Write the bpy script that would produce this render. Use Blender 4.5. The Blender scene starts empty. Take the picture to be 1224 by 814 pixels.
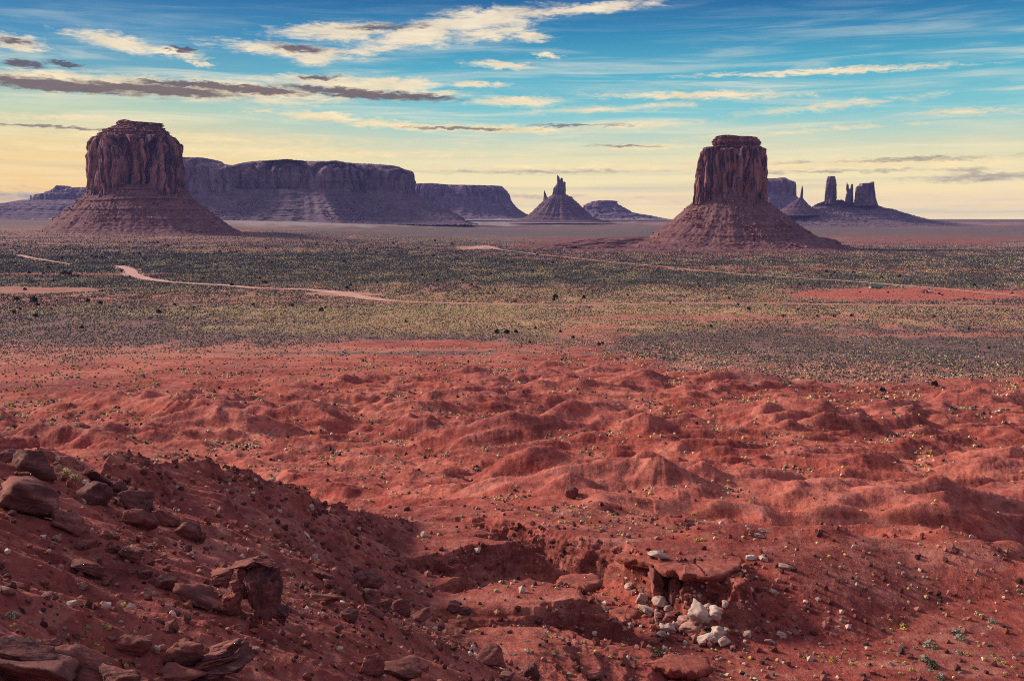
import bpy, bmesh, math, random
import numpy as np
from mathutils import Vector, Matrix

# ------------------------------------------------------------------ camera, sky, sun, exposure
sc = bpy.context.scene
COL = sc.collection
random.seed(4)
RNG = np.random.default_rng(11)
F, PW, PH, HORIZ, CAMZ = 1176.0, 1224.0, 814.0, 262.0, 80.0
PITCH = math.atan((PH/2-HORIZ)/F)

cam_d = bpy.data.cameras.new('camera')
cam = bpy.data.objects.new('camera', cam_d)
COL.objects.link(cam)
cam_d.sensor_fit = 'HORIZONTAL'
cam_d.angle_x = 2*math.atan(PW/2/F)
cam_d.clip_start, cam_d.clip_end = 0.5, 80000
cam.location = (0, 0, CAMZ)
cam.rotation_euler = (math.pi/2-PITCH, 0, 0)
sc.camera = cam

SUN_AZ, SUN_EL = -66.0, 27.0          # degrees; azimuth from straight ahead, negative = left
sd = bpy.data.lights.new('sun', 'SUN')
sd.energy = 5.0
sd.angle = math.radians(10)
sd.color = (1.0, 0.86, 0.70)
sun = bpy.data.objects.new('sun', sd)
COL.objects.link(sun)
a_, e_ = math.radians(SUN_AZ), math.radians(SUN_EL)
sdir = Vector((math.sin(a_)*math.cos(e_), math.cos(a_)*math.cos(e_), math.sin(e_)))
sun.rotation_euler = sdir.to_track_quat('Z', 'Y').to_euler()
sc.view_settings.view_transform = 'Standard'
sc.view_settings.look = 'None'
sc.view_settings.exposure = 0.14
sc.view_settings.gamma = 1.0
sc.view_settings.use_curve_mapping = False
sc.render.engine = 'CYCLES'
sc.cycles.use_denoising = False
sc.cycles.filter_width = 1.05
sc.cycles.max_bounces = 4
sc.cycles.diffuse_bounces = 2
sc.cycles.volume_bounces = 0


def S(r, g, b):
    """display colour 0-255 to linear"""
    out = []
    for c in (r, g, b):
        c /= 255.0
        out.append(c/12.92 if c <= 0.04045 else ((c+0.055)/1.055)**2.4)
    return (out[0], out[1], out[2], 1.0)


class NT:
    """small helper around a node tree"""
    def __init__(self, tree):
        self.t = tree
        tree.nodes.clear()

    def n(self, typ, **kw):
        nd = self.t.nodes.new(typ)
        for k, v in kw.items():
            setattr(nd, k, v)
        return nd

    def put(self, sock, v):
        if hasattr(v, 'default_value') and hasattr(v, 'node'):
            self.t.links.new(v, sock)
        elif v is not None:
            sock.default_value = v

    def m(self, op, a, b=None, c=None, clamp=False):
        nd = self.n('ShaderNodeMath', operation=op, use_clamp=clamp)
        for i, v in enumerate((a, b, c)):
            if v is not None:
                self.put(nd.inputs[i], v)
        return nd.outputs[0]

    def vm(self, op, a, b=None):
        nd = self.n('ShaderNodeVectorMath', operation=op)
        self.put(nd.inputs[0], a)
        if b is not None:
            self.put(nd.inputs[1], b)
        return nd.outputs['Value'] if op in ('LENGTH', 'DOT_PRODUCT') else nd.outputs[0]

    def mapr(self, v, a, b, c=0.0, d=1.0, smooth=True):
        nd = self.n('ShaderNodeMapRange', interpolation_type='SMOOTHSTEP' if smooth else 'LINEAR')
        self.put(nd.inputs[0], v)
        for i, q in enumerate((a, b, c, d)):
            nd.inputs[i+1].default_value = q
        return nd.outputs[0]

    def mix(self, f, a, b, blend='MIX'):
        nd = self.n('ShaderNodeMix', data_type='RGBA', blend_type=blend)
        self.put(nd.inputs[0], f)
        self.put(nd.inputs[6], a)
        self.put(nd.inputs[7], b)
        return nd.outputs[2]

    def ramp(self, f, stops):
        nd = self.n('ShaderNodeValToRGB')
        el = nd.color_ramp.elements
        while len(el) < len(stops):
            el.new(0.5)
        for e, (p, c) in zip(el, stops):
            e.position = p
            e.color = c
        self.put(nd.inputs[0], f)
        return nd.outputs[0]

    def noise(self, vec, scale, detail=4, rough=0.55, dist=0.0):
        nd = self.n('ShaderNodeTexNoise')
        self.put(nd.inputs['Vector'], vec)
        nd.inputs['Scale'].default_value = scale
        nd.inputs['Detail'].default_value = detail
        nd.inputs['Roughness'].default_value = rough
        nd.inputs['Distortion'].default_value = dist
        return nd.outputs['Fac']

    def mapping(self, vec, loc=(0, 0, 0), rot=(0, 0, 0), scale=(1, 1, 1), typ='POINT'):
        nd = self.n('ShaderNodeMapping', vector_type=typ)
        self.put(nd.inputs[0], vec)
        nd.inputs['Location'].default_value = loc
        nd.inputs['Rotation'].default_value = rot
        nd.inputs['Scale'].default_value = scale
        return nd.outputs[0]


def pix_dir(px, py):
    """world direction of a photograph pixel"""
    xc, yc = (px-PW/2)/F, (PH/2-py)/F
    return (xc, math.cos(PITCH)+math.sin(PITCH)*yc, -math.sin(PITCH)+math.cos(PITCH)*yc)


def pix_azel(px, py):
    x, y, z = pix_dir(px, py)
    return math.degrees(math.atan2(x, y)), math.degrees(math.atan2(z, math.hypot(x, y)))


# cloud banks of the evening sky, each: photo x, y, half width, half height, tilt (deg), weight
CLOUDS = [
    (410, 38, 95, 10, 2, 1), (500, 42, 75, 15, 6, 1), (575, 24, 95, 13, 7, 1), (690, 12, 130, 6, 4, .85), (585, 40, 60, 8, 8, .9),
    (345, 60, 100, 8, -3, 1), (376, 70, 30, 9, 0, 1), (440, 60, 80, 6, 6, .8),
    (135, 50, 60, 9, -9, 1), (200, 62, 55, 6, -8, .9), (237, 76, 18, 3, -10, .8), (22, 52, 32, 9, -4, 1),
    (60, 94, 90, 11, 0, 1), (170, 104, 150, 12, -2, 1), (310, 110, 130, 13, -2, 1), (420, 104, 110, 12, -4, 1), (370, 94, 50, 6, -2, .9),
    (470, 100, 70, 8, 0, 1), (520, 112, 60, 5, 0, .7), (400, 141, 90, 6, -4, .9), (480, 150, 120, 5, -3, .9), (600, 155, 130, 5, -1, .8),
    (600, 79, 48, 5, -3, 1), (633, 44, 28, 6, -3, 1), (657, 67, 22, 3, -5, .9), (572, 101, 40, 4, 0, .8), (620, 122, 80, 7, -2, .75),
    (990, 86, 190, 3, 0, .9), (1000, 84, 120, 3, 1, .8), (840, 114, 150, 5, -1, .85), (740, 130, 110, 4, 2, .5), (1155, 134, 60, 4, 0, .7),
    (1000, 126, 110, 5, 4, .5), (760, 152, 90, 5, 3, .6), (930, 160, 170, 3, 3, .5), (770, 176, 70, 4, 0, .7),
    (200, 165, 330, 6, 0, .6), (60, 140, 130, 4, 0, .5), (310, 134, 30, 3, 0, .7),
    (1020, 198, 330, 9, 0, .7), (720, 200, 330, 6, 0, .6), (300, 182, 350, 7, 0, .65), (110, 100, 110, 12, 0, .9), (70, 234, 70, 3, 1, .8),
    (880, 240, 400, 8, 0, .6), (-150, 60, 120, 14, 0, 1),
]
SHADES = [
    (18, 50, 26, 4, -4, .9), (22, 75, 30, 5, -2, 1), (80, 78, 24, 3, -6, 1), (217, 60, 18, 3, -5, 1), (356, 58, 50, 5, -4, .8), (455, 33, 80, 4, 3, .6),
    (382, 93, 32, 4, 0, 1), (70, 102, 130, 7, -3, 1.1), (180, 107, 130, 6, -2, 1.1), (240, 102, 105, 4, -1, 1.2), (430, 112, 125, 6, -3, 1.1), (505, 116, 60, 3, -3, .8),
    (60, 152, 90, 2, -1, .8), (560, 154, 90, 2, -1, .8), (690, 150, 70, 2, 0, .8), (745, 175, 55, 2, -1, .7), (310, 109, 95, 5, -1, .9),
    (1080, 191, 170, 3, 1, .5), (1180, 211, 100, 6, 0, .6), (1000, 205, 250, 3, 0, .4), (640, 206, 230, 3, 0, .35), (30, 234, 85, 9, -3, .6), (700, 235, 300, 3, 0, .2),
]


def build_world():
    w = bpy.data.worlds.new('World')
    sc.world = w
    w.use_nodes = True
    q = NT(w.node_tree)
    tc = q.n('ShaderNodeTexCoord').outputs['Generated']
    sky = q.n('ShaderNodeTexSky', sky_type='NISHITA')
    sky.sun_disc = False
    sky.sun_elevation = math.radians(SUN_EL)
    sky.sun_rotation = math.radians(SUN_AZ)
    sky.altitude = 1700
    sx = q.n('ShaderNodeSeparateXYZ')
    q.put(sx.inputs[0], tc)
    x, y, z = sx.outputs
    az = q.m('MULTIPLY', q.m('ARCTAN2', x, y), 180/math.pi)
    el = q.m('MULTIPLY', q.m('ARCSINE', z), 180/math.pi)
    uv = q.n('ShaderNodeCombineXYZ')
    q.put(uv.inputs[0], az)
    q.put(uv.inputs[1], el)
    uv = uv.outputs[0]
    # soft warp so that bank outlines are ragged and stretched along the horizon
    wn = q.n('ShaderNodeTexNoise')
    q.put(wn.inputs['Vector'], q.mapping(uv, scale=(0.30, 1.1, 1)))
    wn.inputs['Detail'].default_value = 5
    wn.inputs['Roughness'].default_value = 0.6
    wv = q.vm('MULTIPLY', q.vm('SUBTRACT', wn.outputs['Color'], (0.5, 0.5, 0.5)), (2.4, 0.55, 0))
    wuv = q.vm('ADD', uv, wv)
    f1 = q.noise(q.mapping(uv, scale=(0.50, 2.3, 1)), 1.0, 10, 0.70, 0.8)
    f2 = q.noise(q.mapping(uv, loc=(9, 3, 0), scale=(0.35, 1.9, 1)), 1.0, 6, 0.6)

    def field(lst):
        acc = None
        for (px, py, rx, ry, tilt, wt) in lst:
            a, e = pix_azel(px, py)
            mp = q.mapping(wuv, (a, e, 0), (0, 0, math.radians(tilt)), (rx*.0487, ry*.0487*1.15, 1), 'TEXTURE')
            g = q.m('MULTIPLY_ADD', q.vm('LENGTH', mp), -wt, wt)
            acc = g if acc is None else q.m('MAXIMUM', acc, g)
        return acc
    cl = q.m('ADD', field(CLOUDS), q.m('MULTIPLY', q.m('SUBTRACT', f1, 0.5), 1.9))
    alpha = q.mapr(cl, -0.10, 0.74)
    dk = q.m('ADD', field(SHADES), q.m('MULTIPLY', q.m('SUBTRACT', f2, 0.5), 1.5))
    dalpha = q.mapr(dk, 0.0, 0.6)
    # clear-sky colour by elevation (0..40 deg), warmer to the left
    t = q.m('DIVIDE', el, 40.0, clamp=True)
    base_r = q.ramp(t, [(0.0, S(252, 226, 160)), (0.035, S(248, 224, 160)), (0.09, S(226, 222, 178)), (0.145, S(128, 198, 204)), (0.20, S(86, 174, 196)), (0.255, S(48, 134, 176)),
                        (0.31, S(24, 90, 148)), (0.5, S(40, 84, 140)), (1.0, S(50, 84, 140))])
    base_l = q.ramp(t, [(0.0, S(250, 196, 112)), (0.035, S(246, 204, 122)), (0.095, S(242, 212, 146)), (0.145, S(190, 208, 178)), (0.19, S(112, 172, 186)), (0.24, S(72, 142, 182)),
                        (0.31, S(34, 100, 156)), (0.5, S(44, 88, 142)), (1.0, S(54, 88, 142))])
    leftness = q.mapr(az, -2.0, -24.0)
    base = q.mix(leftness, base_r, base_l)
    # thin veils of cirrus
    v = q.noise(q.mapping(uv, loc=(2, 0, 0), rot=(0, 0, math.radians(-3)), scale=(0.10, 1.5, 1)), 1.0, 7, 0.62, 0.6)
    veil = q.m('MULTIPLY', q.mapr(v, 0.42, 0.78), q.mapr(el, 13.0, 6.0, 0.05, 0.85))
    veilc = q.ramp(t, [(0.0, S(240, 214, 160)), (0.1, S(246, 230, 186)), (0.3, S(205, 222, 220))])
    base = q.mix(veil, base, veilc)
    bands = q.noise(q.mapping(uv, loc=(0, 5, 0), scale=(0.035, 1.6, 1)), 1.0, 4, 0.55)
    base = q.mix(q.m('MULTIPLY', q.mapr(bands, 0.45, 0.75), q.mapr(el, 5.0, 2.5, 0, 0.6)), base, S(182, 180, 158))
    ccol = q.ramp(t, [(0.0, S(246, 218, 158)), (0.1, S(250, 226, 170)), (0.2, S(246, 226, 190)), (0.32, S(240, 224, 196))])
    lit = q.m('MULTIPLY_ADD', f2, 0.75, 0.62)
    cn = q.n('ShaderNodeVectorMath', operation='SCALE')
    q.put(cn.inputs[0], ccol)
    q.put(cn.inputs['Scale'], lit)
    c = q.mix(q.m('MULTIPLY', alpha, 0.92), base, cn.outputs[0])
    dcol = q.ramp(t, [(0.0, S(150, 148, 140)), (0.08, S(158, 146, 128)), (0.16, S(96, 78, 84)), (0.3, S(72, 72, 96))])
    c = q.mix(q.m('MULTIPLY', dalpha, 0.9), c, dcol)
    lo_ = q.n('ShaderNodeVectorMath', operation='SCALE')
    q.put(lo_.inputs[0], c)
    q.put(lo_.inputs['Scale'], q.mapr(el, 4.5, 0.3, 1.0, 1.28))
    c = lo_.outputs[0]
    ns = q.n('ShaderNodeVectorMath', operation='SCALE')
    q.put(ns.inputs[0], sky.outputs[0])
    ns.inputs['Scale'].default_value = 0.07
    # the upper sky (out of frame) is the physical sky; low down the evening clouds cover it
    fin = q.mix(q.mapr(el, 24, 50, 0.97, 0.3), ns.outputs[0], c)
    # unseen bright sheet added high in the sky all round to lift fill light
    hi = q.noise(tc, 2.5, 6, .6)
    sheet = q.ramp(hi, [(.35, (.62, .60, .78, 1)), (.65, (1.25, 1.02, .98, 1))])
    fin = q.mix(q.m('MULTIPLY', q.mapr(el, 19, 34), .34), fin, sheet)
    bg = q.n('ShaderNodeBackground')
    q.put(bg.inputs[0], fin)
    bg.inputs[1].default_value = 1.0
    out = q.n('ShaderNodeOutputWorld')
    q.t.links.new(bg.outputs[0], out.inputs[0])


build_world()

# ------------------------------------------------------------------ noise
_perm = np.random.default_rng(3).permutation(256).astype(np.int32)
_perm = np.concatenate([_perm, _perm, _perm])
_ang = np.random.default_rng(5).uniform(0, 2*math.pi, 256)
_g2 = np.stack([np.cos(_ang), np.sin(_ang)], 1).astype(np.float32)*1.4
_g3 = np.random.default_rng(6).normal(size=(256, 3))
_g3 = (_g3/np.linalg.norm(_g3, axis=1)[:, None]*1.5).astype(np.float32)


def pn2(x, y, s=0):
    x = np.asarray(x, np.float32) + np.float32(s*17.31)
    y = np.asarray(y, np.float32) + np.float32(s*7.77)
    xi = np.floor(x).astype(np.int32)
    yi = np.floor(y).astype(np.int32)
    fx, fy = x-xi, y-yi
    xi &= 255
    yi &= 255
    u = fx*fx*fx*(fx*(fx*6-15)+10)
    v = fy*fy*fy*(fy*(fy*6-15)+10)

    def g(i, j, dx, dy):
        k = _perm[_perm[xi+i]+yi+j]
        return _g2[k, 0]*dx+_g2[k, 1]*dy
    a, b = g(0, 0, fx, fy), g(1, 0, fx-1, fy)
    c, d = g(0, 1, fx, fy-1), g(1, 1, fx-1, fy-1)
    a = a+u*(b-a)
    c = c+u*(d-c)
    return a+v*(c-a)


def pn3(x, y, z, s=0):
    x = np.asarray(x, np.float32)+np.float32(s*13.7)
    y = np.asarray(y, np.float32)+np.float32(s*5.3)
    z = np.asarray(z, np.float32)+np.float32(s*9.1)
    xi, yi, zi = (np.floor(q).astype(np.int32) for q in (x, y, z))
    fx, fy, fz = x-xi, y-yi, z-zi
    xi &= 255
    yi &= 255
    zi &= 255
    u, v, w = (q*q*q*(q*(q*6-15)+10) for q in (fx, fy, fz))

    def g(i, j, l):
        k = _perm[_perm[_perm[xi+i]+yi+j]+zi+l]
        return _g3[k, 0]*(fx-i)+_g3[k, 1]*(fy-j)+_g3[k, 2]*(fz-l)

    def lerp(t, a, b):
        return a+t*(b-a)
    return lerp(w, lerp(v, lerp(u, g(0, 0, 0), g(1, 0, 0)), lerp(u, g(0, 1, 0), g(1, 1, 0))),
                lerp(v, lerp(u, g(0, 0, 1), g(1, 0, 1)), lerp(u, g(0, 1, 1), g(1, 1, 1))))


def fbm2(x, y, o=4, s=0, gain=0.5):
    t, a = 0, 1.0
    for i in range(o):
        t = t+a*pn2(x, y, s+i)
        x, y, a = x*2.03, y*2.03, a*gain
    return t


def sstep(a, b, x):
    t = np.clip((x-a)/(b-a), 0, 1)
    return t*t*(3-2*t)


def smax(a, b, k):
    h = np.clip(0.5+0.5*(a-b)/k, 0, 1)
    return b+(a-b)*h+k*h*(1-h)


def smin(a, b, k):
    return -smax(-a, -b, k)


def gully(X, Y, gx, gy, wl, s):
    """ripples that run down the slope given by the gradient; crests sharp, in -1..1"""
    x, y = (X/wl).astype(np.float32), (Y/wl).astype(np.float32)
    dx, dy = gy.astype(np.float32), -gx.astype(np.float32)
    xi, yi = np.floor(x).astype(np.int32), np.floor(y).astype(np.int32)
    fx, fy = x-xi, y-yi
    va = np.zeros_like(x)
    wt = np.zeros_like(x)
    for i in range(-1, 3):
        for j in range(-1, 3):
            k = _perm[_perm[(xi-i+s*31) & 255]+((yi-j) & 255)]
            hx = _g2[k, 0]*0.25+.25
            hy = _g2[k, 1]*0.25+.25
            px, py = fx+i-hx-.0, fy+j-hy
            w = np.exp(-2*(px*px+py*py))
            va += np.cos((px*dx+py*dy)*np.float32(2*math.pi))*w
            wt += w
    return va/wt


# ------------------------------------------------------------------ the lie of the land
_DROP = np.array([(5, 12), (20, 14), (30, 20), (45, 27), (60, 30.5), (72, 33.5), (88, 35), (110, 36), (126, 38), (153, 43.5), (221, 53), (337, 63),
                  (496, 71), (640, 75), (1047, 78), (1633, 79.5), (2711, 80), (3500, 70), (5000, 50), (7000, 25), (10000, 11), (16000, 3), (40000, 1)])
_DL = np.linspace(math.log(5), math.log(40000), 1200)
_DV = np.interp(_DL, np.log(_DROP[:, 0]), _DROP[:, 1])
for _ in range(60):
    _DV[1:-1] = (_DV[:-2]+2*_DV[1:-1]+_DV[2:])/4
_DROPL = np.array([(5, 0), (1500, 0), (2200, 8), (2711, 20), (3200, 32), (4500, 38), (5500, 36), (7000, 18), (10000, 3), (40000, 0)])


def at_z(px, py, z):
    x, y, dz = pix_dir(px, py)
    k = (CAMZ-z)/-dz
    return x*k, y*k


def base_z(X, Y):
    d = np.maximum(np.hypot(X, Y), 6.0)
    u = X/np.maximum(np.abs(Y), 1.0)
    drop = np.interp(np.log(d), _DL, _DV)
    dl = np.interp(d, _DROPL[:, 0], _DROPL[:, 1])
    return CAMZ-drop+dl*sstep(0.02, -0.28, u)


_FLOOR_PX = [(585, 706), (640, 698), (700, 700), (752, 716), (790, 742), (850, 768), (900, 772), (1000, 776), (1060, 762), (1100, 738), (1140, 720), (1230, 716),
             (1420, 740), (1420, 905), (930, 905), (876, 815), (858, 798), (800, 776), (745, 757), (700, 742), (640, 733), (570, 728), (520, 724), (560, 716)]
FLOOR_Z = 40.0
FLOOR = np.array([at_z(px, py, FLOOR_Z) for px, py in _FLOOR_PX])
LIP = np.array([at_z(px, py, 45.2) for px, py in ((735, 668), (772, 676), (800, 686), (850, 689))])


def poly_sd(X, Y, P):
    """signed distance to a closed polygon, negative inside"""
    d = np.full(X.shape, 1e9)
    ins = np.zeros(X.shape, bool)
    n = len(P)
    for i in range(n):
        ax, ay = P[i]
        bx, by = P[(i+1) % n]
        ex, ey = bx-ax, by-ay
        t = np.clip(((X-ax)*ex+(Y-ay)*ey)/(ex*ex+ey*ey), 0, 1)
        d = np.minimum(d, (X-ax-t*ex)**2+(Y-ay-t*ey)**2)
        c = ((ay > Y) != (by > Y)) & (X < (bx-ax)*(Y-ay)/(by-ay+1e-12)+ax)
        ins ^= c
    d = np.sqrt(d)
    return np.where(ins, -d, d)


def line_d(X, Y, P):
    d = np.full(X.shape, 1e9)
    for i in range(len(P)-1):
        ax, ay = P[i]
        bx, by = P[i+1]
        ex, ey = bx-ax, by-ay
        t = np.clip(((X-ax)*ex+(Y-ay)*ey)/(ex*ex+ey*ey), 0, 1)
        d = np.minimum(d, (X-ax-t*ex)**2+(Y-ay-t*ey)**2)
    return np.sqrt(d)


_CREST = np.array([(-40, 8), (-31, 35), (-27.5, 52), (-27.5, 76), (-23, 90), (-19, 102), (-13, 114), (-4, 130)])
# side gullies between the finger ridges of the foreground
_GUL = [([(530, 708, 44.6), (560, 716, 42.8), (605, 717, 41.4), (650, 727, 40.6), (700, 738, 40)], 0.8, 1.7), ([(470, 630, 45.2), (520, 636, 44.6), (565, 641, 43.8), (605, 656, 42.4), (645, 664, 41.5), (700, 700, 40.2)], .4, .85),
        ([(450, 660, 45.0), (540, 664, 44.0), (620, 671, 43.2), (670, 690, 41.5)], .2, .7), ([(570, 758, 44.4), (640, 770, 42.6), (700, 770, 41.8), (770, 779, 41.0), (850, 782, 40.2)], .9, 1.9),
        ([(425, 610, 43.6), (500, 620, 42.6), (570, 632, 41.9), (620, 650, 41.4)], .7, .85), ([(440, 680, 45), (520, 690, 43.8), (590, 700, 42.8)], .25, .75)]
GUL = []
for p, w, sl in _GUL:
    pts = np.array([at_z(a, b, z) for a, b, z in p])
    GUL.append((pts, np.array([z for _, _, z in p]), w, sl))
# low hills drawn one by one: photo x, y of the crest, half length m, half depth m, height m
_MOUNDS = [(150, 524, 22, 9, 4.0), (235, 520, 15, 7, 3.0), (120, 545, 20, 7, 2.5), (330, 540, 26, 8, 2.5), (320, 487, 30, 10, 4), (560, 432, 40, 14, 4), (760, 432, 60, 12, 4), (480, 612, 14, 5, 2.0),
           (990, 545, 22, 8, 3.5), (1060, 600, 16, 6, 3.2), (1150, 640, 18, 5, 2.5), (960, 620, 10, 4, 1.6), (700, 560, 18, 7, 3), (590, 588, 12, 4, 1.7), (880, 490, 35, 12, 4),
           (1090, 500, 28, 10, 3.5), (640, 612, 9, 3, 1.6), (540, 520, 24, 9, 3.2), (420, 470, 30, 10, 3)]
MOUNDS = []
for px, py, l, w, h in _MOUNDS:
    x_, y_, z_ = pix_dir(px, py)
    ks = np.exp(np.linspace(math.log(20), math.log(1500), 600))
    i_ = np.argmax(CAMZ+z_*ks <= base_z(x_*ks, y_*ks)+h*.5)
    MOUNDS.append((x_*ks[i_], y_*ks[i_], l, w, h))


def wear(z, cell, steps, K, kd, hold):
    """rain wears a height grid: water gathers downhill, cuts channels, slopes creep"""
    ny, nx = z.shape
    N = ny*nx
    idx = np.arange(N).reshape(ny, nx)
    nb = [(-1, 0), (1, 0), (0, -1), (0, 1), (-1, -1), (-1, 1), (1, -1), (1, 1)]
    A = None
    for it in range(steps):
        P = np.pad(z, 1, mode='edge')
        best = np.zeros_like(z)
        rec = np.full((ny, nx), N)
        lap = -4*z
        for a, b in nb:
            q = P[1+a:1+a+ny, 1+b:1+b+nx]
            s_ = (z-q)/(cell*math.hypot(a, b))
            k = s_ > best
            best[k] = s_[k]
            rec[k] = (idx+a*nx+b)[k]
            if a == 0 or b == 0:
                lap += q
        R = np.append(rec.ravel(), N)
        A = np.append(np.full(N, cell*cell), 0.0)
        for _ in range(10):
            A = A+np.bincount(R, A, N+1)
            A[N] = 0
            R = R[R]
        A = A[:N].reshape(ny, nx)
        cut = np.minimum(K*np.sqrt(A)*best, .4*best*cell)*hold
        pit = rec == N
        z = z-cut+kd*lap*hold
        z[pit] += np.maximum(.25*lap[pit], .02)
    return z, A


BX, BY, BS = -345.0, 100.0, 0.85
_bx = np.arange(BX, 345, BS)
_by = np.arange(BY, 640, BS)
_XX, _YY = np.meshgrid(_bx, _by)


def badland_grid():
    X, Y = _XX, _YY
    zb = base_z(X, Y)
    wx = X+11*pn2(X/55, Y/45, 1)+.35*Y
    wy = Y+8*pn2(X/55, Y/45, 2)
    lo = .55+.45*sstep(-.3, .3, pn2(X/110, Y/60, 10))
    h = 1.7*fbm2(wx/95, wy/48, 3, 3)+lo*(5.0*np.abs(pn2(wx/72, wy/19, 6))+6.2*np.abs(pn2(wx/37, wy/10, 7))+5.6*np.abs(pn2(wx/19, wy/5.4, 9))+2.6*np.abs(pn2(wx/9, wy/2.9, 11)))+.5*fbm2(wx/6, wy/4.5, 3, 8)-4.4
    for (mx, my, l, w, hh) in MOUNDS:
        q = ((X-mx)/l)**2+((Y-my+0.25*(X-mx)*math.sin(mx))/w)**2
        h = h+hh*np.exp(-q*1.6)*.45
    d = np.hypot(X, Y)
    hold = np.clip((d-95)/40, .1, 1)
    # first the trunk valleys on a coarse grid, then the small rills on the fine one
    m = 4
    z0 = zb+h
    zc = z0[::m, ::m]
    zc2, _ = wear(zc.copy(), BS*m, 40, .0060, .01, hold[::m, ::m])
    dz = zc2-zc
    u = np.arange(X.shape[1])/m
    v = np.arange(X.shape[0])/m
    i = np.clip(u.astype(int), 0, dz.shape[1]-2)
    j = np.clip(v.astype(int), 0, dz.shape[0]-2)
    fu, fv = (u-i)[None, :], (v-j)[:, None]
    fu, fv = fu*fu*(3-2*fu), fv*fv*(3-2*fv)
    up = (dz[j][:, i]*(1-fu)+dz[j][:, i+1]*fu)*(1-fv)+(dz[j+1][:, i]*(1-fu)+dz[j+1][:, i+1]*fu)*fv
    z, A = wear(z0+up, BS, 20, .012, .045, hold)
    z = z-.45*sstep(2.0, 2.7, np.log10(A))
    return ((z-zb)*1.85).astype(np.float32), np.log10(A).astype(np.float32)


BAD, BADA = badland_grid()


def grid_at(G, x, y):
    u = np.clip((x-BX)/BS, 0, G.shape[1]-1.001)
    v = np.clip((y-BY)/BS, 0, G.shape[0]-1.001)
    i, j = u.astype(int), v.astype(int)
    u, v = u-i, v-j
    return (G[j, i]*(1-u)+G[j, i+1]*u)*(1-v)+(G[j+1, i]*(1-u)+G[j+1, i+1]*u)*v


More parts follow.
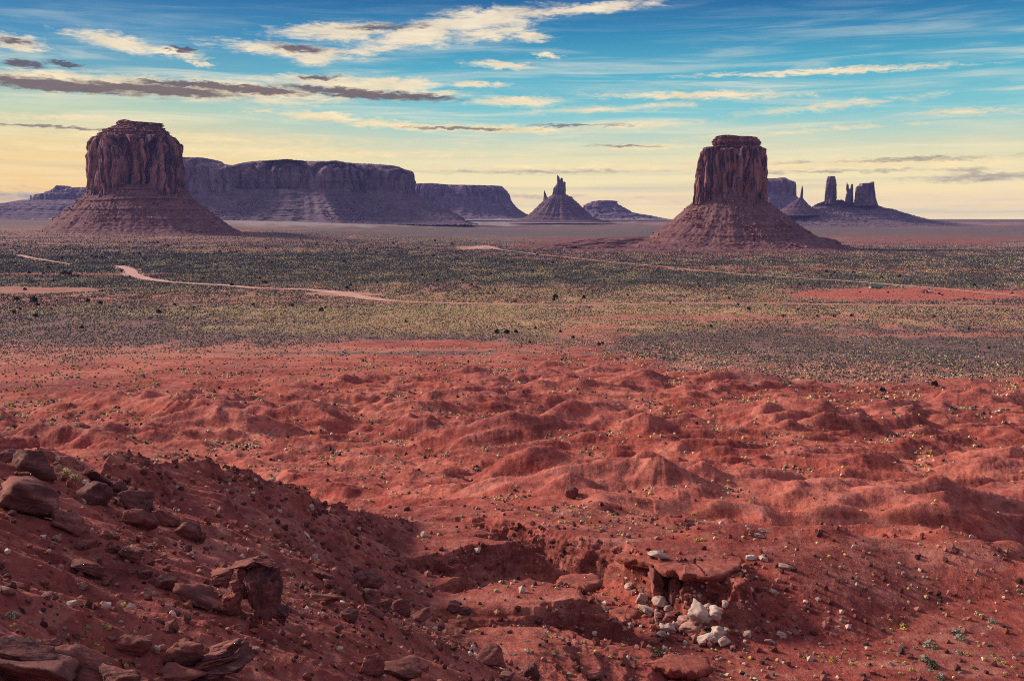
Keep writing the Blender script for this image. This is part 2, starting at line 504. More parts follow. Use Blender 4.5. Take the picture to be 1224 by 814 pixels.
def macro_z(X, Y):
    X = np.asarray(X, float)
    Y = np.asarray(Y, float)
    d = np.hypot(X, Y)
    z = base_z(X, Y)
    # badland mounds between the viewpoint and the sage flat
    far_b = 545+70*pn2(X/160, Y/160, 8)-60*sstep(20, -220, X)+0.12*np.maximum(X, 0)
    st_ = np.where(X > 10, 1, 0)*sstep(14, 30, X)
    m = (sstep(108, 165, d)*(1-st_)+sstep(97, 132, d)*st_)*sstep(far_b, far_b-190, d)
    near = d < 900
    if near.any():
        x, y, mm = X[near], Y[near], m[near]
        z[near] += mm*grid_at(BAD, x, y)
    # rolling flat beyond
    z += sstep(500, 1500, d)*(1.6*pn2(X/260, Y/260, 12)+0.5*pn2(X/70, Y/90, 13))
    # the wash and its banks
    k = (d > 45) & (d < 150) & (Y > 30)
    if k.any():
        x, y, zz = X[k], Y[k], z[k]
        sd0 = poly_sd(x, y, FLOOR)
        sd = sd0+1.1*pn2(x/4.2, y/4.2, 20)+0.45*pn2(x/1.3, y/1.3, 21)
        sd0 = sd0+1.6*pn2(x/11, y/11, 23)
        cliff = sstep(24.5, 22.0, x)*sstep(84, 92, y)
        lipd = line_d(x, y, LIP)
        zb = np.maximum(zz, 45.0)*sstep(20, 24, x)*0+zz
        gentle = FLOOR_Z+0.36*np.maximum(sd0, 0)+0.05*np.minimum(sd0, 0)
        st = np.maximum(sd, 0)
        steep = FLOOR_Z+np.where(st < 1.6, 0.55*st, 0.88+2.4*(st-1.6))
        cut = steep*cliff+gentle*(1-cliff)
        zz = smin(zz, cut, 0.35)
        # the recess under the ledge
        zz = smin(zz, 41.2+np.maximum(lipd-1.1, 0)*2.6, .2)
        for P, gz, w, sl in GUL:
            best = np.full(x.shape, 1e9)
            for i in range(len(P)-1):
                ax, ay = P[i]
                ex, ey = P[i+1]-P[i]
                t = np.clip(((x-ax)*ex+(y-ay)*ey)/(ex*ex+ey*ey), 0, 1)
                dd = np.hypot(x-ax-t*ex, y-ay-t*ey)+0.55*pn2(x/2.2, y/2.2, 22)+1.0*pn2(x/6, y/6, 24)+.2*pn2(x/.8, y/.8, 25)
                best = np.minimum(best, gz[i]+(gz[i+1]-gz[i])*t+np.maximum(dd-w, 0)*sl)
            zz = smin(zz, best, 0.3)
        # beds in the cut banks
        bank = sstep(.25, .9, z[k]-zz)*sstep(.2, .7, zz-FLOOR_Z)*sstep(25, 22, x)
        bd = zz/.8+.35*pn2(x/3, y/3, 26)+.15*pn2(x/.7, y/.7, 27)
        fr = bd-np.floor(bd)
        zz = zz+.62*(sstep(.15, .5, fr)-fr)*bank
        z[k] = zz
    # the hill on the left
    k = (d < 190) & (Y > -60)
    if k.any():
        x, y, zz = X[k], Y[k], z[k]
        n = 1.3*pn2(x/14, y/14, 30)+0.5*pn2(x/5, y/5, 31)

        def plane(x, y):
            return 61.6-0.48*(x+13.2)-np.where(y < 60, 0.314*(y-48), 3.77+0.235*(y-60))
        xc = np.interp(y, _CREST[:, 1], _CREST[:, 0])+1.6*pn2(y/9, y*0+3.3, 32)
        cz = np.interp(y, [60, 76, 90, 102, 114, 130, 150, 190], [64.7, 60.4, 55.2, 49.5, 44.5, 36, 24, 0])
        bs = .48+.32*sstep(58, 92, y)
        pe = np.where(y < 60, plane(x, y), cz-bs*(x-xc))
        hz = np.where(x > xc, pe, np.where(y < 60, plane(xc, y), cz)-0.95*(xc-x))
        hz = hz-1.7*np.exp(-((y-63)/5)**2)*sstep(-14, -22, x)+.9*np.exp(-((y-72)/5)**2)*sstep(-14, -22, x)
        hz = hz+n*0.75
        # beds of harder rock stand out as low steps
        tt = hz*0.9+0.28*x
        st = tt/1.9+0.35*pn2(x/7, y/7, 33)
        fr = st-np.floor(st)
        hz = hz+1.25*(sstep(0.0, 0.25, fr)-fr)*sstep(-8, -18, x)*sstep(48, 60, y)
        z[k] = smax(zz, hz, 2.2)
    return z


def detail_z(X, Y, z0, gx, gy):
    d = np.hypot(X, Y)
    out = np.zeros_like(z0)
    k = d < 620
    if k.any():
        x, y = X[k], Y[k]
        sx, sy = gx[k], gy[k]
        sl = np.hypot(sx, sy)
        nx, ny = sx/(sl+0.15), sy/(sl+0.15)
        am = np.clip(sl*1.8, 0, 1)
        fade = sstep(600, 380, d[k])
        hill = sstep(-2, -12, x)*sstep(125, 100, y)
        soft = .25+.75*sstep(-.1, .4, pn2(x/23, y/23, 50))
        soft = soft*np.where((x > 20) & (d[k] < 140), .3, 1)
        out_ = sstep(125, 170, d[k])*sstep(620, 430, d[k])
        o = (gully(x, y, nx*1.1, ny*1.1, 19.0, 5)-.3)*.25*am*out_*soft
        o = o+(gully(x, y, nx*1.1, ny*1.1, 8.5, 6)-.3)*.3*am*out_*soft
        o = o+(gully(x, y, nx*1.15, ny*1.15, 8.0, 1)-.3)*0.36*am*fade*np.maximum(soft, hill)
        o = o+(gully(x, y, nx*1.2, ny*1.2, 3.1, 2)-.3)*0.15*am*sstep(420, 200, d[k])*np.maximum(soft, hill*1.3)
        o = o+(gully(x, y, nx*1.2, ny*1.2, 1.25, 3)-.3)*0.07*am*sstep(220, 120, d[k])*np.maximum(soft, hill*1.6)
        rough = fbm2(x/1.1, y/1.1, 4, 40, 0.6)*0.12+fbm2(x/6, y/6, 3, 44)*0.25
        o = o+rough*(0.3+0.25*hill)*sstep(500, 150, d[k])
        o = o+0.10*np.maximum(pn2(x/.7, y/.7, 48)-.25, 0)*hill*sstep(130, 60, d[k])*2
        # thin beds show as small steps on the mound flanks
        bz = (z0[k]+.25*pn2(x/9, y/9, 52))/1.15
        fr = bz-np.floor(bz)
        o = o+.34*(sstep(.55, .75, fr)-fr)*.8*sstep(.08, .3, sl)*sstep(110, 140, d[k])*fade*sstep(-.2, .3, pn2(x/40, y/40, 53))
        o = o+.30*np.abs(fbm2(x/3.2, y/2.2, 3, 54, .6))*sstep(130, 170, d[k])*fade
        out[k] = o
    return out


def land_grid(AA, RR):
    """heights on a polar grid (azimuth, distance)"""
    X, Y = (RR*np.sin(AA)), (RR*np.cos(AA))
    z0 = macro_z(X.ravel(), Y.ravel()).reshape(X.shape)
    zr = np.gradient(z0, axis=1)/np.gradient(RR, axis=1)
    za = np.gradient(z0, axis=0)/np.maximum(np.gradient(AA, axis=0), 1e-6)/RR
    s, c = np.sin(AA), np.cos(AA)
    gx, gy = zr*s+za*c, zr*c-za*s
    return z0.ravel()+detail_z(X.ravel(), Y.ravel(), z0.ravel(), gx.ravel(), gy.ravel())


# ------------------------------------------------------------------ mesh helpers
def mesh_np(name, V, Q, smooth=True):
    """mesh from arrays: V (n,3), Q (m,4) or (m,3)"""
    V = np.ascontiguousarray(V, np.float32)
    Q = np.ascontiguousarray(Q, np.int32)
    me = bpy.data.meshes.new(name)
    k = Q.shape[1]
    me.vertices.add(len(V))
    me.vertices.foreach_set('co', V.ravel())
    me.loops.add(Q.size)
    me.loops.foreach_set('vertex_index', Q.ravel())
    me.polygons.add(len(Q))
    me.polygons.foreach_set('loop_start', np.arange(0, Q.size, k, dtype=np.int32))
    me.polygons.foreach_set('loop_total', np.full(len(Q), k, np.int32))
    me.polygons.foreach_set('use_smooth', np.full(len(Q), smooth, bool))
    me.update()
    me.validate()
    return me


def col_attr(me, name, C):
    a = me.color_attributes.new(name, 'FLOAT_COLOR', 'POINT')
    C4 = np.ones((len(C), 4), np.float32)
    C4[:, :3] = C
    a.data.foreach_set('color', C4.ravel())


def val_attr(me, name, v):
    a = me.attributes.new(name, 'FLOAT', 'POINT')
    a.data.foreach_set('value', np.ascontiguousarray(v, np.float32))


def link(name, me, mat=None, parent=None, loc=None):
    o = bpy.data.objects.new(name, me)
    COL.objects.link(o)
    if mat is not None and me is not None and not me.materials:
        me.materials.append(mat)
    if parent is not None:
        o.parent = parent
    if loc is not None:
        o.location = loc
    return o


def tag(o, label=None, cat=None, group=None, kind=None):
    for k, v in (('label', label), ('category', cat), ('group', group), ('kind', kind)):
        if v:
            o[k] = v
    return o


def new_mat(name, rough=0.95, spec=0.15):
    m = bpy.data.materials.new(name)
    m.use_nodes = True
    q = NT(m.node_tree)
    b = q.n('ShaderNodeBsdfPrincipled')
    b.inputs['Roughness'].default_value = rough
    b.inputs['Specular IOR Level'].default_value = spec
    o = q.n('ShaderNodeOutputMaterial')
    q.t.links.new(b.outputs[0], o.inputs[0])
    return m, q, b


def bump(q, b, h, strength, dist):
    n = q.n('ShaderNodeBump')
    n.inputs['Strength'].default_value = strength
    n.inputs['Distance'].default_value = dist
    q.put(n.inputs['Height'], h)
    q.t.links.new(n.outputs[0], b.inputs['Normal'])
    return n


# ------------------------------------------------------------------ materials
def mat_ground():
    m, q, b = new_mat('desert_soil')
    P = q.n('ShaderNodeNewGeometry').outputs['Position']
    soil = q.n('ShaderNodeAttribute', attribute_name='soil').outputs['Color']
    veg = q.n('ShaderNodeAttribute', attribute_name='veg').outputs['Fac']
    n1 = q.noise(P, 0.06, 5, 0.6)
    n2 = q.noise(P, 0.9, 6, 0.65)
    n3 = q.noise(P, 5.0, 3, 0.6)
    n4 = q.noise(q.mapping(P, scale=(1/16, 1/6, 1/3)), 1.0, 6, 0.68)
    n5 = q.noise(q.mapping(P, loc=(7, 2, 0), scale=(.5, .28, .6)), 1.0, 6, 0.7)
    c = q.mix(q.mapr(n1, 0.35, 0.7), q.mix(0.3, soil, (.15, .035, .027, 1)), soil)
    c = q.mix(q.mapr(n4, 0.50, 0.66, 0, .55), c, q.mix(0.75, soil, (.60, .25, .19, 1)))
    c = q.mix(q.mapr(n4, 0.48, 0.34, 0, .6), c, q.mix(0.75, soil, (.13, .028, .026, 1)))
    c = q.mix(q.mapr(n5, 0.49, 0.38, 0, .55), c, (.12, .030, .026, 1))
    c = q.mix(q.mapr(n5, 0.53, 0.66, 0, .5), c, q.mix(0.6, soil, (.58, .28, .21, 1)))
    c = q.mix(q.mapr(n2, 0.53, 0.70, 0, 0.5), c, q.mix(0.5, soil, (.56, .27, .20, 1)))
    c = q.mix(q.mapr(n2, 0.47, 0.32, 0, 0.6), c, (.10, .026, .022, 1))
    # pale and dark grit
    vo = q.n('ShaderNodeTexVoronoi', feature='F1')
    q.put(vo.inputs['Vector'], P)
    vo.inputs['Scale'].default_value = 2.6
    grit = q.m('MULTIPLY', q.m('LESS_THAN', vo.outputs['Distance'], 0.19), q.mapr(n1, .42, .62))
    sp = q.n('ShaderNodeSeparateColor')
    q.put(sp.inputs[0], vo.outputs['Color'])
    gcol = q.ramp(sp.outputs[0], [(0.0, (.05, .018, .018, 1)), (0.55, (.16, .05, .04, 1)), (0.8, (.42, .2, .16, 1)), (1, (.6, .45, .38, 1))])
    c = q.mix(q.m('MULTIPLY', grit, 0.7), c, gcol)
    # low plants far out on the flat, too small to model
    v2 = q.n('ShaderNodeTexVoronoi', feature='F1')
    q.put(v2.inputs['Vector'], q.mapping(P, scale=(1/2.6, 1/5.5, 0)))
    sp2 = q.n('ShaderNodeSeparateColor')
    q.put(sp2.inputs[0], v2.outputs['Color'])
    pc = q.ramp(sp2.outputs[0], [(0.0, (.036, .037, .040, 1)), (0.55, (.07, .068, .066, 1)), (0.72, (.14, .14, .07, 1)), (1.0, (.36, .30, .12, 1))])
    pm = q.m('MULTIPLY', q.mapr(v2.outputs['Distance'], 0.64, 0.50), veg)
    c = q.mix(pm, c, pc)
    v3 = q.n('ShaderNodeTexVoronoi', feature='F1')
    q.put(v3.inputs['Vector'], q.mapping(P, scale=(1/13, 1/34, 0)))
    far = q.m('MULTIPLY', q.mapr(q.vm('LENGTH', P), 1700, 2600), q.mapr(v3.outputs['Distance'], .42, .30))
    c = q.mix(q.m('MULTIPLY', far, q.m('MULTIPLY', veg, .85)), c, (.045, .045, .05, 1))
    q.put(b.inputs['Base Color'], c)
    h = q.m('ADD', q.m('MULTIPLY', n2, 0.6), q.m('MULTIPLY', n3, 0.16))
    h = q.m('ADD', h, q.m('MULTIPLY', n5, 0.9))
    h = q.m('ADD', h, q.m('MULTIPLY', grit, 0.05))
    bump(q, b, h, 0.7, 0.5)
    return m


def mat_rock(name, dark, mid, pale, size=40.0, strata=12.0, speck=0.0, varnish=0.5, sw=.5):
    """cliff rock: dark stains run down it, beds run across it"""
    m, q, b = new_mat(name)
    P = q.n('ShaderNodeTexCoord').outputs['Object']
    st = q.noise(q.mapping(P, scale=(1/size, 1/size, 1/(size*7))), 3.0, 6, 0.62, 0.3)
    bl = q.noise(q.mapping(P, scale=(1/size, 1/size, 1/size)), 1.4, 5, 0.6)
    be = q.noise(q.mapping(P, scale=(1/(size*9), 1/(size*9), 1/strata)), 2.0, 5, 0.7)
    c = q.mix(q.mapr(bl, 0.35, 0.68), mid, q.mix(0.4, mid, pale))
    c = q.mix(q.mapr(be, 0.46, 0.62, 0, sw), c, pale)
    c = q.mix(q.mapr(be, 0.47, 0.36, 0, sw*1.1), c, dark)
    c = q.mix(q.mapr(st, 0.49, 0.58, 0, varnish), c, dark)
    c = q.mix(q.mapr(st, 0.44, 0.33, 0, varnish*.7), c, pale)
    hh = q.m('ADD', q.m('MULTIPLY', st, 0.6), q.m('MULTIPLY', be, 0.5))
    if speck > 0:
        vo = q.n('ShaderNodeTexVoronoi', feature='F1')
        q.put(vo.inputs['Vector'], P)
        vo.inputs['Scale'].default_value = 1/speck
        s2 = q.n('ShaderNodeSeparateColor')
        q.put(s2.inputs[0], vo.outputs['Color'])
        on = q.m('MULTIPLY', q.m('LESS_THAN', vo.outputs['Distance'], 0.30), q.mapr(bl, 0.45, 0.62))
        c = q.mix(q.m('MULTIPLY', on, 0.8), c, q.ramp(s2.outputs[0], [(0, dark), (0.6, mid), (1, pale)]))
        hh = q.m('ADD', hh, q.m('MULTIPLY', on, 0.4))
    q.put(b.inputs['Base Color'], c)
    bump(q, b, hh, 0.8, size*0.12)
    return m


def mat_boulder(name, dark, mid, pale, scale=1.0):
    m, q, b = new_mat(name, 0.9, 0.2)
    P = q.n('ShaderNodeTexCoord').outputs['Object']
    inf = q.n('ShaderNodeObjectInfo').outputs['Random']
    Pp = q.vm('ADD', P, q.m('MULTIPLY', inf, 40.0))
    n1 = q.noise(Pp, 1.1*scale, 5, 0.6)
    n2 = q.noise(Pp, 6*scale, 5, 0.65)
    be = q.noise(q.mapping(Pp, rot=(.2, .15, 0), scale=(.3, .3, 3.0)), 2.0*scale, 4, .6)
    c = q.mix(q.mapr(n1, 0.35, 0.65), dark, mid)
    c = q.mix(q.mapr(be, .5, .7, 0, .5), c, pale)
    c = q.mix(q.mapr(n2, 0.52, 0.75, 0, .55), c, pale)
    c = q.mix(q.mapr(n2, 0.45, 0.28, 0, .6), c, dark)
    q.put(b.inputs['Base Color'], c)
    h = q.m('ADD', q.m('MULTIPLY', n2, 0.5), q.m('MULTIPLY', be, .4))
    bump(q, b, h, 0.8, 0.18)
    return m


def mat_attr_col(name, rough=0.95, attr='tint'):
    m, q, b = new_mat(name, rough, 0.1)
    q.put(b.inputs['Base Color'], q.n('ShaderNodeAttribute', attribute_name=attr).outputs['Color'])
    return m


def mat_leaf(name, a, c2):
    m, q, b = new_mat(name, 0.9, 0.1)
    P = q.n('ShaderNodeNewGeometry').outputs['Position']
    n = q.noise(P, 2.2, 3, 0.6)
    q.put(b.inputs['Base Color'], q.mix(q.mapr(n, .35, .65), a, c2))
    return m


M = {}
M['ground'] = mat_ground()
M['butte'] = mat_rock('red_cliff_sandstone', (.036, .022, .030, 1), (.215, .088, .082, 1), (.50, .25, .19, 1), 34, 16, varnish=.92, sw=.16)
M['cap'] = mat_rock('bedded_cap_sandstone', (.045, .024, .027, 1), (.17, .062, .052, 1), (.38, .18, .14, 1), 34, 10, varnish=.5, sw=.5)
M['talus'] = mat_rock('talus_rubble', (.055, .027, .032, 1), (.145, .058, .058, 1), (.36, .19, .17, 1), 50, 9, speck=7, varnish=.3, sw=.28)
M['far_cliff'] = mat_rock('hazed_cliff_sandstone', (.060, .045, .070, 1), (.150, .092, .120, 1), (.32, .225, .245, 1), 90, 40, varnish=.85, sw=.2)  # blue violet of distance haze partly painted into the rock colour
M['far_talus'] = mat_rock('hazed_talus', (.075, .054, .075, 1), (.140, .088, .110, 1), (.30, .225, .245, 1), 110, 30, speck=18, varnish=.3, sw=.22)  # same haze tint painted into the far rubble
M['mid_talus'] = mat_rock('dark_purple_talus', (.055, .036, .050, 1), (.115, .064, .080, 1), (.24, .155, .165, 1), 80, 22, speck=14, varnish=.3, sw=.35)  # tint midway between the near talus and the haze-tinted far one
M['red_rock'] = mat_boulder('red_sandstone_boulder', (.10, .036, .034, 1), (.27, .085, .068, 1), (.46, .20, .165, 1))
M['dark_rock'] = mat_boulder('dark_varnished_boulder', (.085, .032, .033, 1), (.20, .070, .063, 1), (.37, .165, .145, 1))
M['crust'] = mat_boulder('red_crust', (.21, .055, .042, 1), (.34, .088, .062, 1), (.50, .18, .13, 1))
M['pale_rock'] = mat_boulder('pale_sandstone_boulder', (.34, .19, .155, 1), (.60, .43, .36, 1), (.76, .62, .54, 1))
M['pink_rock'] = mat_boulder('pink_sandstone_boulder', (.24, .10, .085, 1), (.42, .21, .175, 1), (.6, .38, .32, 1))

# ------------------------------------------------------------------ ground sheet
def build_ground():
    fov = math.radians(31.5)
    a1 = np.linspace(-fov, fov, 1220)
    a0 = np.linspace(-math.pi, -fov, 120)[:-1]
    a2 = np.linspace(fov, math.pi, 120)[1:]
    A = np.concatenate([a0, a1, a2])
    R = np.concatenate([np.exp(np.linspace(math.log(4), math.log(26), 40))[:-1],
                        np.exp(np.linspace(math.log(26), math.log(62), 260))[:-1],
                        np.exp(np.linspace(math.log(62), math.log(128), 560))[:-1],
                        np.exp(np.linspace(math.log(128), math.log(640), 560))[:-1],
                        np.exp(np.linspace(math.log(640), math.log(16500), 330))])
    na, nr = len(A), len(R)
    AA, RR = np.meshgrid(A, R, indexing='ij')
    X = (RR*np.sin(AA)).ravel()
    Y = (RR*np.cos(AA)).ravel()
    Z = land_grid(AA, RR)
    V = np.stack([X, Y, Z], 1)
    i = np.arange(na-1)[:, None]*nr+np.arange(nr-1)[None, :]
    Q = np.stack([i, i+nr, i+nr+1, i+1], -1).reshape(-1, 4)
    # the ring closes on itself at the back; flip so that normals look up
    Q = Q[:, ::-1]
    me = mesh_np('ground', V, Q)
    d = np.hypot(X, Y)
    # ---- what the soil is made of, mapped in plan (photo coordinates only used to read off where a patch lies)
    yc = np.maximum(Y, 1.0)
    zb = base_z(X, Y)-CAMZ
    cosP, sinP = math.cos(PITCH), math.sin(PITCH)
    dep = yc*cosP-zb*sinP
    px = PW/2+F*X/dep
    py = PH/2-F*(yc*sinP+zb*cosP)/dep
    wob = 16*pn2(X/90, Y/140, 60)+7*pn2(X/30, Y/50, 61)
    wy = py+wob*np.clip((py-255)/170, .08, .8)

    def blob(cx, cy, rx, ry, soft=.5, rag=.5):
        q = np.hypot((px-cx+wob*1.5)/rx, (py-cy)/ry)+rag*fbm2(px/30, py/4.5, 3, int(cx) % 50)
        return sstep(1+soft/2, 1-soft/2, q)

    C = np.empty((len(X), 3))
    red = np.array((.43, .084, .058))
    dusty = np.array((.63, .195, .130))
    deep = np.array((.22, .046, .042))
    n = fbm2(X/45, Y/45, 4, 63)
    C[:] = red
    f = sstep(-.1, .5, n)[:, None]
    C = C*(1-f*.55)+dusty*f*.55
    f = sstep(.05, -.6, n)[:, None]
    C = C*(1-f*.6)+deep*f*.6
    # bright orange-red band to the right, brown-red left
    f = (sstep(500, 1150, px)*sstep(640, 500, py)*sstep(400, 450, py)*.35)[:, None]
    C = C*(1-f)+np.array((.36, .078, .048))*f
    # washes carry paler sand, mound tops a dusty crust
    bad = sstep(112, 150, d)*sstep(600, 500, d)
    k = bad > 0
    w = np.zeros(len(X))
    w[k] = grid_at(BADA, X[k], Y[k])
    f = (bad*sstep(1.9, 2.9, w)*.55)[:, None]
    C = C*(1-f)+np.array((.56, .215, .17))*f
    w2 = np.zeros(len(X))
    w2[k] = grid_at(BAD, X[k], Y[k])
    f = (bad*sstep(.8, 3.0, w2)*.4)[:, None]
    C = C*(1-f)+np.array((.50, .155, .13))*f
    # the near banks and the wash take a deeper, patchy red
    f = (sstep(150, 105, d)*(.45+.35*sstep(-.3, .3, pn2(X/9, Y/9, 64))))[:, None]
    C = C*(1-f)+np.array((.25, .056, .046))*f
    # hill on the left is darker, purplish
    hill = (sstep(-3, -12, X)*sstep(128, 108, Y)*(Y > 0))[:, None]
    C = C*(1-hill*.6)+np.array((.32, .080, .066))*hill*.6
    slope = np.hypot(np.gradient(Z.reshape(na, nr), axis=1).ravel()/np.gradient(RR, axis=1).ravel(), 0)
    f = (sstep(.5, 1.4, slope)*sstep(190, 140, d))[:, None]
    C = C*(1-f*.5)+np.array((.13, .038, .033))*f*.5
    # ---- the flat
    edge = 432+np.interp(px, [0, 200, 420, 600, 740, 800, 900, 1224], [8, -14, -24, -22, -20, 0, 22, 26])
    flat = sstep(edge+5, edge-5, wy)
    soil = np.array((.50, .205, .155))
    n2 = fbm2(px/60, py/5.0, 4, 70)
    cf = soil+np.clip(n2, -1, 1)[:, None]*np.array((.05, .012, .008))
    C = C*(1-flat[:, None])+cf*flat[:, None]
    veg = flat*(.62+.25*n2)
    grass = np.zeros(len(X))

    def paint(mask, col, v=None):
        nonlocal C, veg
        C = C*(1-mask[:, None])+np.array(col)*mask[:, None]
        if v is not None:
            veg = veg*(1-mask)+v*mask
    sage, yel = (.135, .112, .104), (.56, .40, .17)
    for b in ((100, 392, 330, 22), (280, 372, 330, 10), (430, 420, 260, 4), (1000, 412, 280, 22), (1200, 420, 200, 22), (640, 400, 500, 7), (150, 330, 330, 16), (350, 312, 420, 12), (900, 335, 380, 6), (700, 330, 350, 8)):
        paint(blob(*b)*.85, sage, .9)
    for b in ((640, 375, 420, 14), (330, 372, 330, 6), (560, 392, 330, 9), (720, 352, 420, 8), (1040, 372, 250, 5), (560, 318, 120, 4), (270, 300, 90, 3), (70, 345, 200, 4), (1150, 385, 120, 4), (430, 330, 260, 4), (800, 325, 300, 3)):
        paint(blob(*b)*.5, yel, .8)
    bd = pn2(px/150, py/1.5, 71)+.5*pn2(px/50, py/1.0, 72)
    fz = flat*sstep(1900, 2600, d)
    paint(fz*sstep(.0, .35, bd)*.85, (.10, .095, .095), .8)
    paint(fz*sstep(-.05, -.4, bd)*.7, (.50, .26, .21), .2)
    # bare red clearings and pink dust
    for b in ((1070, 352, 130, 7, .3, .3), (1180, 352, 110, 5, .3, .3)):
        paint(blob(*b), (.52, .125, .085), .03)
    for b in ((880, 378, 170, 3), (1120, 400, 160, 3), (200, 425, 200, 3), (700, 398, 40, 12), (780, 380, 90, 4), (1000, 322, 240, 4), (330, 418, 330, 3)):
        paint(blob(*b)*.85, (.52, .185, .125), .2)
    paint(blob(820, 306, 330, 6, .6, .3)*.9, (.36, .135, .115), .25)
    paint(blob(700, 289, 120, 7, .5, .4)*.9, (.19, .066, .060), .12)
    paint(blob(1130, 285, 130, 8, .6, .4)*.9, (.30, .085, .075), .2)
    paint(blob(290, 299, 90, 4, .5, .4)*.9, (.36, .18, .10), .15)
    paint(blob(240, 288, 200, 4, .6, .5)*.8, (.30, .13, .11), .3)
    paint(blob(573, 296, 26, 2.2, .3, .2), (.55, .30, .22), 0)
    paint(blob(45, 346, 75, 4.2, .3, .25), (.42, .19, .14), 0)
    paint(blob(410, 351, 34, 3.4, .3, .25), (.52, .27, .2), 0)
    paint(blob(100, 328, 120, 1.6, .4, .4), (.33, .09, .075), .1)
    # beyond: greyish green bands and pale dust under the mesas
    ff = sstep(276, 268, py)*sstep(4200, 5200, d)
    paint(sstep(3400, 4300, d)*.85, (.155, .125, .115), .5)
    paint(blob(430, 264, 260, 7, .6, .4)*sstep(3600, 4200, d), (.40, .36, .35), .2)
    paint(blob(640, 279, 330, 4, .6, .4), (.115, .115, .12), .5)
    paint(blob(1140, 276, 200, 3, .6, .4), (.13, .125, .13), .5)
    paint(blob(1000, 268, 300, 2.2, .6, .5), (.34, .19, .17), .1)
    paint(blob(520, 288, 120, 5, .6, .5)*.7, (.30, .20, .15), .6)
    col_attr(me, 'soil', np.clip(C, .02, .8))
    # sparse plants reach into the badlands along the washes
    val_attr(me, 'veg', np.clip(veg, 0, 1)*sstep(900, 1300, d))
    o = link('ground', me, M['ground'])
    tag(o, 'red desert ground running from stony foreground slope to the sage flat', 'ground', kind='structure')
    return A, R, Z.reshape(na, nr), flat.reshape(na, nr), veg.reshape(na, nr)


GA, GR, GZ, GFLAT, GVEG = build_ground()
# elevation of every ground point seen from the viewpoint; running maximum tells what is hidden behind a rise
GT = (GZ-CAMZ)/GR[None, :]
GM = np.maximum.accumulate(GT, axis=1)


def ground_at(px, py):
    """world point where a photo pixel meets the ground"""
    x, y, z = pix_dir(px, py)
    a = math.atan2(x, y)
    i = int(np.argmin(np.abs(GA-a)))
    t = z/math.hypot(x, y)
    col = GT[i]
    j = int(np.argmax(col >= t))
    if col[j] < t:
        j = len(GR)-1
    if j > 0:
        f = (t-col[j-1])/(col[j]-col[j-1]+1e-9)
        r = GR[j-1]+(GR[j]-GR[j-1])*min(max(f, 0), 1)
    else:
        r = GR[j]
    return r*math.sin(a), r*math.cos(a), CAMZ+t*r


def zs(X, Y):
    """height on the built sheet (bilinear), arrays"""
    X, Y = np.asarray(X, float), np.asarray(Y, float)
    a, r = np.arctan2(X, Y), np.hypot(X, Y)
    i = np.clip(np.searchsorted(GA, a)-1, 0, len(GA)-2)
    j = np.clip(np.searchsorted(GR, r)-1, 0, len(GR)-2)
    u = (a-GA[i])/(GA[i+1]-GA[i])
    v = np.clip((r-GR[j])/(GR[j+1]-GR[j]), 0, 1)
    return (GZ[i, j]*(1-u)*(1-v)+GZ[i+1, j]*u*(1-v)+GZ[i, j+1]*(1-u)*v+GZ[i+1, j+1]*u*v)


def seen(X, Y, Z):
    a, r = np.arctan2(X, Y), np.hypot(X, Y)
    i = np.clip(np.searchsorted(GA, a), 0, len(GA)-1)
    j = np.clip(np.searchsorted(GR, r)-2, 0, len(GR)-1)
    return (Z-CAMZ)/r >= GM[i, j]


def to_px(X, Y, Z):
    c, s = math.cos(PITCH), math.sin(PITCH)
    dep = Y*c-(Z-CAMZ)*s
    return PW/2+F*X/dep, PH/2-F*(Y*s+(Z-CAMZ)*c)/dep


# ------------------------------------------------------------------ buttes and mesas
def on_plane(px, py, D):
    x, y, z = pix_dir(px, py)
    return x/y*D, CAMZ+z/y*D


